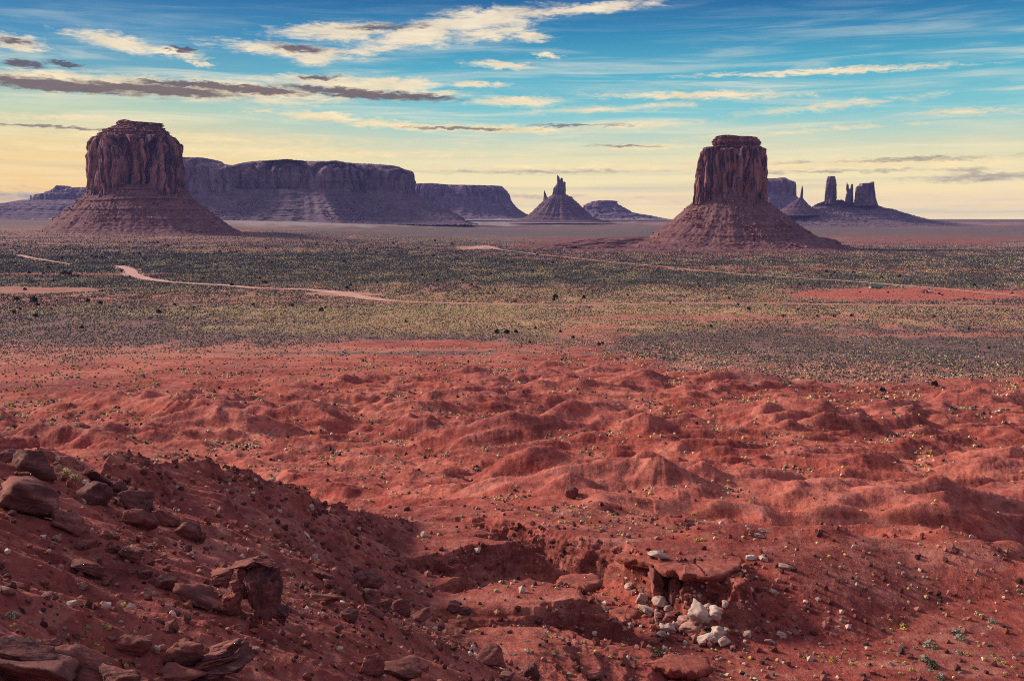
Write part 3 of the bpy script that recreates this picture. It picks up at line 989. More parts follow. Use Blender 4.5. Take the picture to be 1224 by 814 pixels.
def rings(levels, D, ratio, ncol, nrow, sq=2.6, flute=8, flam=30, talus=False, step=0, steplam=12, gul=0, seed=0, cap_close=False, topf=None, rough=1.0,
          shape=None, bottom_sink=0.0, fan=None):
    """closed rock body: levels = (photo y, left x, right x) from the foot upward on the plane at distance D"""
    L = []
    for lv in levels:
        py, l, r = lv[:3]
        xl, z = on_plane(l, py, D)
        xr, _ = on_plane(r, py, D)
        L.append((z, xl, xr))
    L = np.array(L)
    if bottom_sink:
        L[0, 0] -= bottom_sink
    # rows spread evenly along the profile
    seg = np.hypot(np.diff(L[:, 0]), np.diff(L[:, 2]-L[:, 1])/2)
    s = np.concatenate([[0], np.cumsum(seg)])
    t = np.linspace(0, s[-1], nrow)
    z, xl, xr = (np.interp(t, s, L[:, k]) for k in range(3))
    c, h = (xl+xr)/2, (xr-xl)/2
    th = np.linspace(0, 2*math.pi, ncol, endpoint=False)
    ct, st = np.cos(th), np.sin(th)
    ux = np.sign(ct)*np.abs(ct)**(2/sq)
    uy = np.sign(st)*np.abs(st)**(2/sq)
    H = h[:, None]
    rat = ratio
    X = c[:, None]+H*ux[None, :]
    if np.ndim(rat) == 0:
        Y = H*rat*uy[None, :]
    else:
        # ratio given as (depth of the top block, talus spread): the talus keeps its width all round
        Hc = h[-1] if talus else None
        dep = np.where(True, rat[0]+(H-rat[1])*rat[2], 0)
        Y = dep*uy[None, :]
    Zm = np.repeat(z[:, None], ncol, 1)
    nx, ny = ux/np.maximum(np.hypot(ux, uy), 1e-6), uy/np.maximum(np.hypot(ux, uy), 1e-6)
    Rr = np.hypot(X-c[:, None], Y)
    env = np.clip(H/np.maximum(h.max()*.25, 1e-3), 0, 1)
    disp = np.zeros_like(X)
    if shape is not None:
        disp += shape(X, Y, Zm)
    zrel = Zm-z[0]
    if flute and not talus:
        zz = Zm/(flam*6.0)
        wx = X+flam*.25*pn3(X/flam, Y/flam, Zm/flam, seed+7)
        f = np.abs(pn3(wx/flam, Y/flam, zz, seed))*2.0
        f2 = np.abs(pn3(wx/flam*2.6, Y/flam*2.6, zz*1.1, seed+1))*2.0
        f3 = np.abs(pn3(X/flam*6, Y/flam*6, zz*3, seed+2))
        # cracks are narrow and deep, the faces between them broad
        fb = np.abs(pn3(wx/flam*.62+3, Y/flam*.62, zz*.5, seed+11))*2.0
        disp += flute*1.5*(np.minimum(fb*3.6, 1)-1.0)-flute*.18
        disp += flute*(np.minimum(f*2.3, 1)-.88)+flute*.30*(np.minimum(f2*1.8, 1)-.7)+flute*.14*(f3-.3)
        disp += flute*.10*pn3(X/flam/1.5, Y/flam/1.5, Zm/(flam*.35), seed+4)*rough
    if step:
        zz = Zm/steplam+.25*pn3(X/(steplam*6), Y/(steplam*6), Zm/steplam/4, seed+9)
        fr = zz-np.floor(zz)
        kk = np.floor(zz)
        hard = .35+.65*np.abs(np.sin(kk*12.9898+seed))
        disp += step*hard*(sstep(0, .75, fr)*0+(1-fr)*0+np.where(fr > .72, sstep(.72, .8, fr), 0)-.3)
    if talus:
        u = np.linspace(0, 1, nrow)[:, None]
        env_t = np.sin(math.pi*np.clip(u*.85+.1, 0, 1))
        ang = np.arctan2(Y, X-c[:, None])
        RRr = h.mean()
        gx, gy = np.cos(ang)*RRr/gul_l(h), np.sin(ang)*RRr/gul_l(h)
        g = np.abs(pn3(gx, gy, zrel/(gul_l(h)*9), seed+3))
        g2 = np.abs(pn3(gx*2.7, gy*2.7, zrel/(gul_l(h)*4), seed+5))
        disp += gul*env_t*(1.6*g+.7*g2-.6)
        disp += gul*.30*env_t*fbm3(X/14, Y/14, Zm/14, 3, seed+6)*rough
    if fan:
        # rubble fan lying against the front of the cliff
        pass
    X = X+disp*nx*env
    Y = Y+disp*ny*env
    X = X+Y*(c.mean()/D)      # sheared so the block's depth runs along the line of sight
    if topf is not None:
        zb, pts = topf
        fx = np.array([on_plane(p, 262, D)[0] for p, _ in pts])
        fz = np.array([on_plane(p, y, D)[1] for p, y in pts])
        zt = np.interp(X, fx, fz)
        zmax = z.max()
        Zm = np.where(Zm > zb, zb+(Zm-zb)*(zt-zb)/(zmax-zb), Zm)
    Zm = Zm+rough*(h.max()*.004)*fbm3(X/9, Y/9, Zm/9, 2, seed+8)*(1-0*env)
    V = np.stack([X, Y+D, Zm], -1).reshape(-1, 3)
    i = np.arange(nrow-1)[:, None]*ncol+np.arange(ncol)[None, :]
    j = np.arange(nrow-1)[:, None]*ncol+(np.arange(ncol)[None, :]+1) % ncol
    Q = np.stack([i, j, j+ncol, i+ncol], -1).reshape(-1, 4)
    if cap_close:
        V = np.vstack([V, [[c[-1], D, Zm[-1].mean()]]])
    me_q = Q
    return V, me_q, ncol, nrow


def gul_l(h):
    return max(float(h.mean())*.22, 6.0)


def fbm3(x, y, z, o=3, s=0):
    t, a = 0, 1.0
    for i in range(o):
        t = t+a*pn3(x, y, z, s+i)
        x, y, z, a = x*2.1, y*2.1, z*2.1, a*.5
    return t


def body(name, mat, parent, origin, *args, **kw):
    V, Q, nc, nr = rings(*args, **kw)
    V = V-np.array(origin)[None, :]
    me = mesh_np(name, V, Q)
    return link(name, me, mat, parent)


def thing(name, label, cat, loc, group=None):
    o = bpy.data.objects.new(name, None)
    COL.objects.link(o)
    o.location = loc
    o.empty_display_size = .5
    return tag(o, label, cat, group, 'thing')


def close(levels, frac=.02):
    """close the top with a nearly flat lid"""
    y, l, r = levels[-1][:3]
    m, h = (l+r)/2, (r-l)/2
    return levels+[(y-.25, m-h*.6, m+h*.6), (y-.3, m-h*frac, m+h*frac)]


def build_buttes():
    # ---- the right butte
    D = 2700.0
    x0, z0 = on_plane(875, 297, D)
    O = (x0, D, z0)
    t = thing('butte', 'tall square red butte with a blocky cap, right of centre on a steep cone', 'butte', O, 'buttes of the valley')
    cone = [(303, 560, 1120), (299, 660, 1040), (294, 742, 1004), (287, 770, 985), (282, 777, 976), (270, 795, 956), (256, 812, 938), (245, 824, 922), (238, 832, 914), (228, 842, 905)]
    body('talus_slope', M['talus'], t, O, cone, D, .95, 620, 190, sq=2.15, talus=True, gul=9, step=4, steplam=23, seed=2)
    body('cliff', M['butte'], t, O, close([(245, 828, 917.5), (238, 828.5, 917.5), (225, 830, 917.3), (205, 832.5, 917), (190, 836, 916.5), (180.5, 838, 916), (178.5, 839.5, 914.5), (177, 846, 910)]), D, .85, 720, 210,
         sq=5.5, flute=17, flam=44, seed=12, rough=1.2)
    body('low_bench', M['talus'], t, O, close([(302, 575, 1100), (297.5, 604, 1030), (294, 612, 1015), (293, 640, 1008), (287, 690, 1000), (284, 720, 990)]), D, (260, 700, .45), 520, 46, sq=2.2, flute=9, flam=46, step=6, steplam=9, seed=15)
    body('cap_rock', M['cap'], t, O, close([(180, 852, 908), (176.5, 851, 910), (174, 852.5, 908), (171, 850.5, 910), (168, 852, 908.5), (165, 855, 906), (163, 857, 904)]), D, .8, 420, 60,
         sq=3.6, flute=5, flam=20, step=3, steplam=7, seed=13, topf=(on_plane(0, 176, D)[1], [(845, 163), (855, 163), (860, 162.4), (868, 162.8), (880, 164), (905, 164), (910, 165)]))
    # ---- the left butte
    D = 3200.0
    x0, z0 = on_plane(163, 280, D)
    O = (x0, D, z0)
    t = thing('butte', 'broad round red butte with a domed top on the left, largest rock in the photo', 'butte', O, 'buttes of the valley')
    cone = [(287, -20, 345), (281, 30, 300), (277, 44, 287), (272, 54, 276), (266, 62, 268), (258, 72, 256), (248, 84, 244), (238, 95, 231), (229, 104, 222), (222, 112, 214)]
    body('talus_slope', M['talus'], t, O, cone, D, .95, 620, 170, sq=2.2, talus=True, gul=10, step=5, steplam=29, seed=31)
    body('cliff', M['butte'], t, O, close([(236, 101, 224.5), (229, 102.5, 224), (215, 103, 221), (200, 103.5, 219), (185, 103, 218), (176, 104, 216.5), (170, 105, 213), (166, 107, 210), (164.5, 112, 206)]), D, .95, 760, 190,
         sq=2.7, flute=28, flam=54, seed=33, rough=1.2)
    body('cap_rock', M['cap'], t, O, close([(168, 110, 206), (165, 112, 205), (162, 115, 204), (159, 119, 202), (156, 123, 198), (153, 129, 195), (151.5, 136, 195), (149, 139, 195), (146, 140, 194), (145, 141, 192)]), D, .9, 420, 70,
         sq=2.5, flute=8, flam=24, step=7, steplam=11, seed=35, topf=(on_plane(0, 150, D)[1], [(138, 144.2), (160, 144), (164, 145.5), (175, 147.2), (195, 148.5)]))
    body('side_pillar', M['butte'], t, O, close([(232, 211, 221), (215, 213, 219.5), (195, 214, 219), (184, 214.5, 218.8), (180, 213, 219.5), (175, 212, 219.6), (172.5, 213.5, 218)]), D, 1.0, 120, 90, sq=2.3, flute=3, flam=18, seed=36)
    # ---- long mesa behind
    D = 5800.0
    x0, z0 = on_plane(355, 262, D)
    O = (x0, D, z0)
    t = thing('mesa', 'long flat topped purple mesa between the left butte and the centre', 'mesa', O, 'mesas on the skyline')

    def bays(X, Y, Z):
        u = (X-x0)
        return 190*pn2(u/420, Z*0+4, 80)-150*np.exp(-((u+270)/230)**2)+60*pn2(u/160, Z*0+9, 81)
    cone = [(268, 90, 552), (263, 130, 534), (257, 150, 523), (250, 168, 512), (243, 184, 503), (236, 196, 495), (228, 204, 488)]
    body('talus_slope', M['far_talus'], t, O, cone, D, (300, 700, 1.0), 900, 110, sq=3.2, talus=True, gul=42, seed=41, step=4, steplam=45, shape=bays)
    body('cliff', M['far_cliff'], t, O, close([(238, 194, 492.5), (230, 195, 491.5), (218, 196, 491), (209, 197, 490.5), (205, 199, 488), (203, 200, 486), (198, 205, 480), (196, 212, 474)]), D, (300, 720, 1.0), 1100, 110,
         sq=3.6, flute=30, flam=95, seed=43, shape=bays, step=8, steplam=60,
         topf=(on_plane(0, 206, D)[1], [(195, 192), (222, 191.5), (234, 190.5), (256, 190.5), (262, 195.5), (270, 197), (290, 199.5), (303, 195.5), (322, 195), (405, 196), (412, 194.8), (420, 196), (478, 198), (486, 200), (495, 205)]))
    # ---- farther mesa
    D = 8600.0
    x0, z0 = on_plane(560, 257, D)
    O = (x0, D, z0)
    t = thing('mesa', 'hazy blue flat mesa behind the end of the long mesa, left of the spired butte', 'mesa', O, 'mesas on the skyline')

    def bays2(X, Y, Z):
        return 150*pn2((X-x0)/330, Z*0+2, 85)
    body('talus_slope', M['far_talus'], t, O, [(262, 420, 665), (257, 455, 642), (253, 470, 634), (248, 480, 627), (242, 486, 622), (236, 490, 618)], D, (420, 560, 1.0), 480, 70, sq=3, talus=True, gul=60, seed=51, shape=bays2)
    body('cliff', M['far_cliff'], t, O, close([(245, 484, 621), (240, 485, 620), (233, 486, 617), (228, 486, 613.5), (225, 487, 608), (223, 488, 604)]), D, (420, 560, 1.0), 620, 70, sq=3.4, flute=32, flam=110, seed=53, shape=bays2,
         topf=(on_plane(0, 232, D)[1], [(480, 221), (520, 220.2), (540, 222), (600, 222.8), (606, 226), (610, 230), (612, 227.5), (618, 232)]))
    # ---- spired butte in the middle
    D = 6400.0
    x0, z0 = on_plane(668, 264, D)
    O = (x0, D, z0)
    t = thing('butte', 'small cone shaped butte with a jagged tower on top, in the middle of the skyline', 'butte', O, 'buttes of the valley')
    body('talus_slope', M['mid_talus'], t, O, [(266, 606, 734), (263, 620, 718), (259, 629, 708), (254, 635, 702), (248, 642, 695), (242, 648, 689), (238, 653, 684), (233, 660, 678)], D, .9, 360, 90, sq=2.1, talus=True, gul=14, step=5, steplam=30, seed=61)
    body('cliff', M['far_cliff'], t, O, close([(237, 659.5, 676.5), (230, 660.5, 676.4), (225, 661.5, 676.3), (222, 664, 676.2), (220, 664.6, 676), (218, 665, 676)]), D, .7, 200, 60, sq=3.2, flute=9, flam=32, seed=63)
    for lv, nm in (([(226, 665.2, 671), (218, 665.3, 670.5), (212, 665.4, 669), (210, 665.6, 667.2)], 'spire'), ([(226, 669.5, 674), (216, 669.6, 673.6), (213.2, 670, 672.8)], 'spire'), ([(226, 672.8, 676.4), (220, 673.2, 676.2), (217.5, 674, 676)], 'spire'),
                   ([(236, 660.3, 666), (228, 661, 665.5), (224.2, 662.4, 665)], 'spire'), ([(244, 649, 660), (238, 649.4, 657), (235, 649.8, 654), (231, 649.8, 652.4), (228, 650.4, 651.8)], 'pinnacle'),
                   ([(246, 675, 686), (240, 677, 685), (237, 678, 684.6), (235.4, 679, 684)], 'shoulder')):
        body(nm, M['far_cliff'], t, O, close(lv), D, .9, 70, 40, sq=2.8, flute=4, flam=22, seed=int(lv[0][1]))
    # ---- low mesa right of it
    D = 9000.0
    x0, z0 = on_plane(722, 255, D)
    O = (x0, D, z0)
    t = thing('mesa', 'low rounded blue mesa just right of the spired butte', 'mesa', O, 'mesas on the skyline')
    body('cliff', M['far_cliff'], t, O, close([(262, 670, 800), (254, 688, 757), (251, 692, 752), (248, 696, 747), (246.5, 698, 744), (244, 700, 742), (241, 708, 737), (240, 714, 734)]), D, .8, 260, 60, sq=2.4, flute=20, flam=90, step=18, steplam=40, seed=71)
    # ---- far left stepped mesa
    D = 8000.0
    x0, z0 = on_plane(60, 255, D)
    O = (x0, D, z0)
    t = thing('mesa', 'dark stepped mesa at the far left edge, behind the round butte', 'mesa', O, 'mesas on the skyline')
    body('talus_slope', M['far_talus'], t, O, [(262, -120, 200), (252, -80, 170), (248, -60, 165), (243, 5, 150), (240.5, 20, 140), (239.5, 26, 135)], D, .7, 460, 60, sq=2.6, talus=True, gul=30, step=10, steplam=40, seed=75)
    body('cliff', M['far_cliff'], t, O, close([(242, 37, 138), (237, 38, 136), (232.5, 40, 134), (231, 50, 132), (229, 51, 130), (226, 62, 126)]), D, .7, 420, 60, sq=3, flute=14, flam=70, seed=77,
         topf=(on_plane(0, 233, D)[1], [(38, 231), (49, 230.6), (52, 228.4), (66, 227.5), (72, 225.5), (76, 223), (77, 221.8), (79, 223), (83, 226.3), (86, 225.6), (100, 224.5), (140, 224)]))
    body('pinnacle', M['far_cliff'], t, O, close([(242, 34.6, 38.4), (236.5, 35.6, 38.2), (233.6, 36, 38)]), D, .9, 40, 20, sq=2.5, flute=3, flam=30, seed=78)
    # ---- block mesa behind the right butte
    D = 7600.0
    x0, z0 = on_plane(930, 250, D)
    O = (x0, D, z0)
    t = thing('mesa', 'blue square block mesa half hidden behind the right butte', 'mesa', O, 'mesas on the skyline')
    body('talus_slope', M['far_talus'], t, O, [(264, 850, 1010), (256, 870, 985), (249, 882, 972), (243, 890, 962), (237, 896, 955), (233, 900, 950)], D, .8, 260, 50, sq=2.5, talus=True, gul=28, seed=82)
    body('cliff', M['far_cliff'], t, O, close([(240, 894, 952.5), (232, 895, 952), (222, 896, 951.8), (218, 897, 951), (216.5, 899, 949), (215, 902, 944), (213.5, 906, 939)]), D, .7, 260, 60, sq=3.6, flute=14, flam=60, seed=83,
         topf=(on_plane(0, 218, D)[1], [(895, 214), (924, 213.5), (927, 213.8), (930, 212.4), (936, 212.3), (944, 215.4), (952, 217.5)]))
    # ---- ridge that carries the pillars
    D = 5600.0
    x0, z0 = on_plane(1010, 268, D)
    O = (x0, D, z0)
    t = thing('rock_ridge', 'long purple ridge of rubble carrying the rock pillars on the right', 'ridge', O)
    body('talus_slope', M['far_talus'], t, O, [(272, 820, 1170), (267, 880, 1145), (264.5, 905, 1128), (262, 915, 1108), (258, 930, 1094), (254, 945, 1080), (249, 960, 1066), (245, 972, 1052), (243, 978, 1046), (242, 990, 1036)], D, (170, 500, .55), 620, 100, sq=2.3, talus=True, gul=16, step=6, steplam=28, seed=92,
         topf=(on_plane(0, 250, D)[1], [(900, 248), (966, 246), (975, 242.5), (985, 240.5), (1002, 239), (1010, 243), (1022, 242.5), (1030, 241), (1048, 243), (1060, 248)]))
    body('low_bench', M['far_talus'], t, O, close([(272, 860, 1200), (266.5, 900, 1140), (264.5, 906, 1130), (263, 908, 1104), (262, 930, 1090)]), D, (300, 700, .6), 420, 40, sq=2.4, flute=8, flam=60, step=8, steplam=14, seed=94)
    body('spur_cone', M['mid_talus'], t, O, [(258, 920, 984), (252, 931, 976), (248, 938, 970), (244, 944, 965.5), (240.5, 949.5, 962.5), (237, 954.5, 960), (236, 955.6, 958.4)], D-40, .8, 220, 60, sq=2.1, talus=True, gul=5, step=3, steplam=26, seed=95)

    def pillar(nm, label, D, lv, seed, extra=(), flute=7, flam=26, cat='rock pillar', topf=None, sq=2.9):
        x0, z0 = on_plane((lv[0][1]+lv[0][2])/2, lv[0][0], D)
        O = (x0, D, z0)
        t = thing(nm, label, cat, O, 'rock pillars on the ridge')
        body('shaft', M['far_cliff'], t, O, close(lv), D, .8, 200, 90, sq=sq, flute=flute, flam=flam, seed=seed, topf=topf)
        for k, e in enumerate(extra):
            body('side_spire', M['far_cliff'], t, O, close(e), D, .8, 70, 50, sq=2.6, flute=4, flam=18, seed=seed+k+1)
        return t
    pillar('rock_spire', 'thin needle of rock on its own small cone, beside the right butte', D-40, [(240, 955.6, 960.6), (234, 956.4, 960.4), (228, 957.2, 960.2), (223.5, 958, 959.8), (221.8, 958.6, 959.3)], 101, flute=3, cat='rock spire')
    pillar('rock_pillar', 'tallest single rock pillar on the right hand ridge', D, [(244, 984.8, 1001), (236, 985.6, 1000.4), (224, 986.8, 1000.2), (216, 987.8, 1000), (213.5, 988, 999.6), (212.8, 988.3, 999.4), (211, 988.6, 999.2)], 103)
    pillar('rock_pillar', 'narrow split rock pillar between the tall pillar and the castle block', D, [(245, 1009.6, 1020.4), (236, 1010.4, 1020), (229, 1011.2, 1019.8), (226, 1011.6, 1019.6)], 105,
           extra=([(230, 1011, 1015), (222, 1011.6, 1014.6), (218.6, 1012, 1013.6)], [(232, 1016, 1020.2), (224, 1016.6, 1019.9), (220.4, 1017.4, 1019.6)]), flute=5)
    pillar('rock_pillar', 'wide castle shaped rock block at the right end of the pillars', D, [(246, 1020, 1050), (238, 1021.4, 1047.4), (228, 1022.4, 1045.8), (222, 1023, 1045.2), (219, 1025, 1045)], 108, sq=3.8,
           topf=(on_plane(0, 228, D)[1], [(1021, 222.5), (1024, 222.2), (1025, 224), (1027, 219.4), (1036, 218.8), (1038.5, 219), (1041, 217.2), (1044.8, 216.8), (1046, 219)]))


build_buttes()


def rubble(butte, n, lo, hi, seed, span):
    """blocks fallen from the cliff, lying on the cone"""
    t = butte
    me = [c for c in t.children if c.name.startswith('talus')][0].data
    co = np.empty(len(me.vertices)*3, np.float32)
    me.vertices.foreach_get('co', co)
    co = co.reshape(-1, 3)
    r = np.random.default_rng(seed)
    zr = (co[:, 2]-co[:, 2].min())/(np.ptp(co[:, 2]))
    w = (co[:, 1] < 30)*(zr > .06)*(zr < .9)
    m = pn3(co[:, 0]/70, co[:, 1]/70, co[:, 2]/70, seed)+.4*pn3(co[:, 0]/25, co[:, 1]/25, co[:, 2]/25, seed+1)
    w = w*np.clip(m+.1+.5*np.exp(-(co[:, 0]/span)**2), 0, 1)**2
    i = r.choice(len(co), n, p=w/w.sum())
    p = co[i]+r.normal(0, 2.0, (n, 3))*np.array((1, 1, 0))
    sz = lo+(hi-lo)*r.random(n)**3
    V, T = ico(1)
    k = len(V)
    W = V[None]*r.uniform(.6, 1.25, (n, k))[:, :, None]*sz[:, None, None]*np.array((.55, .55, .45))+p[:, None, :]
    F_ = (np.arange(n)[:, None, None]*k+T[None]).reshape(-1, 3)
    m_ = mesh_np('rubble', W.reshape(-1, 3), F_, smooth=False)
    c = np.array([(.16, .06, .05), (.30, .13, .11), (.42, .22, .18)])[r.choice(3, n, p=[.5, .32, .18])]*r.uniform(.8, 1.2, (n, 1))
    col_attr(m_, 'tint', np.repeat(c, k, axis=0))
    link('rubble', m_, M['stone_tint'], t)['kind'] = 'stuff'




# ------------------------------------------------------------------ loose rock
_ICO = {}


def ico(n):
    if n not in _ICO:
        bm = bmesh.new()
        bmesh.ops.create_icosphere(bm, subdivisions=n, radius=1.0)
        V = np.array([v.co[:] for v in bm.verts])
        T = np.array([[v.index for v in f.verts] for f in bm.faces])
        bm.free()
        _ICO[n] = (V, T)
    return _ICO[n]


M['stone_tint'] = mat_attr_col('mixed_gravel', .9)
rubble(bpy.data.objects['butte'], 1500, 2.5, 9, 3, 60)
rubble(bpy.data.objects['butte.001'], 1200, 2.5, 9, 5, 60)


def rock_shape(seed, n=4, flat=10, k=38, rough=.13, boxy=.86):
    """angular stone: a sphere cut back by random planes with worn edges"""
    r = np.random.default_rng(seed)
    V, T = ico(n)
    N = []
    for ax in np.vstack([np.eye(3), -np.eye(3)]):
        v = ax+r.normal(size=3)*.33
        N.append((v/np.linalg.norm(v), boxy*r.uniform(.82, 1.1)))
    for _ in range(flat):
        v = r.normal(size=3)
        N.append((v/np.linalg.norm(v), r.uniform(.72, 1.0)))
    R = []
    for nv, d in N:
        c = V@nv
        R.append(np.where(c > .05, d/np.maximum(c, .05), 20))
    R = np.minimum(np.array(R), 20)
    rad = -np.log(np.exp(-k*R).sum(0))/k
    W = V*rad[:, None]
    rad = rad*(1+rough*fbm3(W[:, 0]*2.2, W[:, 1]*2.2, W[:, 2]*2.2, 4, seed % 40)-rough*.9*np.abs(pn3(W[:, 0]*1.3, W[:, 1]*1.3, W[:, 2]*5, seed % 37)))
    W = V*rad[:, None]
    lo, hi = W.min(0), W.max(0)
    return (W-(lo+hi)/2)/(hi-lo), T      # unit box


def rock_me(name, seed, n=4, **kw):
    V, T = rock_shape(seed, n, **kw)
    return mesh_np(name, V, T)


RSEED = [100]


def put_rock(px, py, w, h, label, mat='red_rock', name='boulder', cat='boulder', rot=0, depth=None, sink=.18, group=None, n=4, parent=None, me=None, **kw):
    """stone whose middle shows at photo px, py, w by h photo pixels large; rot tilts it in the picture plane (deg, positive = right end down)"""
    RSEED[0] += 1
    r = random.Random(RSEED[0])
    if mat in ('pale_rock', 'pink_rock') and w >= 9:
        w, h = w*1.15, h*1.15
    x, y, z = ground_at(px, py+h*.42)
    dist = math.sqrt(x*x+y*y+(z-CAMZ)**2)
    sx, sz = w*dist/F, h*dist/F
    sy = (depth or r.uniform(.75, 1.05))*(sx*.6+sz*.5)
    if me is None:
        me = rock_me(name, RSEED[0], n, **kw)
    az = math.atan2(x, y)
    o = link(name, me, M[mat], parent)
    Rm = Matrix.Rotation(-az, 4, 'Z') @ Matrix.Rotation(math.radians(rot), 4, 'Y') @ Matrix.Rotation(math.radians(r.uniform(-12, 12)), 4, 'Z')
    zc = z+sz*(.5-sink)*math.cos(math.radians(rot)*.3)
    # the body stands a little behind the line of sight to its foot
    back = sy*.32
    loc = Vector((x+math.sin(az)*back, y+math.cos(az)*back, zc))
    o.matrix_world = Matrix.Translation(loc) @ Rm @ Matrix.Diagonal((sx, sy, sz*1.06, 1))
    if parent is None:
        tag(o, label, cat, group, 'thing')
    return o


def build_boulders():
    B = put_rock
    # crest of the hill at the left edge
    B(43, 557, 46, 34, 'big dark boulder on the crest at the left edge beside yellow bush', 'dark_rock', rot=14)
    B(12, 546, 24, 14, 'dark flat boulder at the left frame edge on the hill crest', 'dark_rock', rot=8)
    B(31, 570, 15, 11, 'small red stone tucked below the big crest boulder')
    B(39, 601, 70, 36, 'largest long red boulder lying tilted at the left edge', rot=20, sink=.1)
    B(84, 628, 44, 22, 'long narrow red slab sliding off the largest left boulder', rot=32)
    B(110, 590, 42, 29, 'smooth dark red boulder right below the yellow crest bush', 'dark_rock', rot=24)
    B(119, 574, 38, 20, 'purple brown boulder behind the smooth dark one on the crest', 'dark_rock', rot=24)
    B(142, 583, 19, 15, 'short dark boulder between crest boulder and pyramid boulder', 'dark_rock', rot=22)
    B(163, 600, 40, 27, 'dark pyramid shaped boulder with a sharp edge on the left hill', 'dark_rock', rot=20, k=40, flat=5)
    B(168, 622, 42, 24, 'long rounded red boulder below the dark pyramid shaped boulder', rot=24)
    B(198, 621, 36, 17, 'reddish elongated boulder third from the right in the hill row', rot=32)
    B(225, 636, 32, 22, 'cracked dark boulder near the lower end of the hill row', 'dark_rock', rot=34)
    B(241, 645, 12, 11, 'small dark boulder ending the row of hill boulders', 'dark_rock')
    B(103, 652, 25, 11, 'flat red stone below the tilted slab on the left hill', rot=12)
    B(133, 657, 13, 9, 'small red stone next to the squat red stone pile', rot=10)
    B(156, 664, 26, 18, 'squat brown boulder half buried midway down the left hill', rot=22)
    B(128, 640, 16, 9, 'thin red stone above the squat brown boulder', rot=18)
    # middle of the hill
    B(104, 681, 38, 17, 'wedge shaped red boulder casting shade on the lower left hill', rot=12, k=40, flat=5)
    B(126, 689, 20, 12, 'small pinkish boulder touching the wedge shaped red boulder', 'red_rock', rot=20)
    B(174, 687, 17, 11, 'small dark boulder left of the square brown block', 'dark_rock')
    B(195, 696, 30, 18, 'square brown block with a flat face on the lower hill', 'dark_rock', rot=16, k=40, flat=4)
    B(239, 716, 60, 22, 'long torpedo shaped boulder left of the dark outcrop', 'red_rock', rot=29, sink=.12)
    B(206, 749, 16, 15, 'small upright orange red stone below the torpedo boulder', rot=10)
    B(159, 775, 42, 26, 'big notched red boulder near the bottom left', rot=8)
    B(218, 783, 40, 32, 'big rounded red boulder at the bottom beside white stone', rot=14)
    B(216, 808, 54, 18, 'low red boulder cut by the bottom edge under rounded one', rot=6)
    B(188, 778, 7, 10, 'small white stone between the two big bottom boulders', 'pale_rock', name='stone', cat='stone', n=3)
    B(86, 722, 10, 6, 'small pale stone alone on the gravel of the left hill', 'pale_rock', name='stone', cat='stone', n=3)
    B(103, 724, 8, 4, 'thin pale chip right of the pale gravel stone', 'pink_rock', name='stone', cat='stone', n=3, rot=25)
    B(56, 713, 10, 6, 'small pinkish flat stone at left below the gravel streaks', 'pink_rock', name='stone', cat='stone', n=3)
    B(60, 770, 22, 9, 'flat red stone above the bottom left rock shelf', rot=8)
    # boulders at the foot of the hill
    B(386, 689, 27, 13, 'low box shaped dark boulder at the head of the boulder pile', 'dark_rock', rot=6, k=40, flat=4)
    B(394, 699, 15, 13, 'small peaked boulder below the box shaped boulder', rot=5)
    B(399, 709, 11, 8, 'small round boulder at the left of the pile')
    B(386, 716, 38, 12, 'flat broad slab of red rock left of the boulder pile', rot=6)
    B(441, 696, 34, 21, 'biggest round boulder at the top of the boulder pile', rot=6)
    B(428, 693, 22, 13, 'dark leaning boulder against the biggest round pile boulder', 'dark_rock', rot=-18)
    B(444, 716, 24, 23, 'cubic pinkish boulder with sharp edges in the boulder pile', 'red_rock', rot=12, k=45, flat=4)
    B(461, 724, 15, 14, 'small boulder right of the cubic one in the pile')
    B(478, 725, 24, 20, 'blocky dark boulder at the right end of the pile', 'dark_rock', rot=4, k=40, flat=4)
    B(447, 732, 26, 8, 'thin tilted slab under the cubic pile boulder', rot=22)
    B(417, 737, 22, 17, 'dark shaded boulder below left of the pile', 'dark_rock', rot=28)
    B(501, 738, 28, 14, 'lumpy red boulder beyond the pile on the wash edge', rot=-8)
    B(527, 750, 13, 13, 'upright round boulder at the tip of the pile trail', rot=0)
    B(543, 725, 18, 14, 'dark boulder beside the dusty pink mound', 'dark_rock')
    B(483, 753, 18, 7, 'flat red stone between pile and wash edge', rot=4)
    B(556, 731, 14, 9, 'small dark boulder at the mouth of the side gully', 'dark_rock')
    B(445, 797, 30, 29, 'big two toned angular boulder at the bottom, left of centre', rot=10, k=40, flat=6)
    B(479, 803, 50, 19, 'long flat boulder beside the two toned bottom boulder', rot=8)
    B(586, 786, 36, 25, 'dark square boulder alone on the smooth bottom mound', 'red_rock', rot=-4, k=36, flat=4)
    B(635, 803, 19, 20, 'upright pointed boulder at the bottom edge, right of centre', 'dark_rock', rot=0)
    B(602, 810, 26, 9, 'low boulder cut by the bottom edge left of pointed one', 'dark_rock')
    B(711, 809, 20, 9, 'low round red boulder at the bottom edge below the pale rocks')
    B(683, 590, 17, 15, 'lone dark boulder standing on the red plain above the alcove', 'dark_rock', sink=.08)
    B(404, 752, 12, 9, 'small stone under the shaded boulder below the pile', 'dark_rock')
    # pale blocks under the ledge
    W = 'pale_rock'
    B(767, 717, 13, 14, 'upright rounded pale boulder at the left of the white rockfall', W)
    B(790, 721, 20, 13, 'oval pale boulder in the upper middle of the rockfall', W, rot=12)
    B(776, 731, 24, 6, 'long thin pale slab slanting under the oval boulder', W, rot=24)
    B(837, 735, 25, 20, 'largest pale round boulder of the white rockfall', W, rot=22, boxy=.8)
    B(856, 733, 18, 15, 'chunky pale boulder right of the largest one', W)
    B(846, 726, 11, 8, 'small pale boulder wedged above the two largest ones', W)
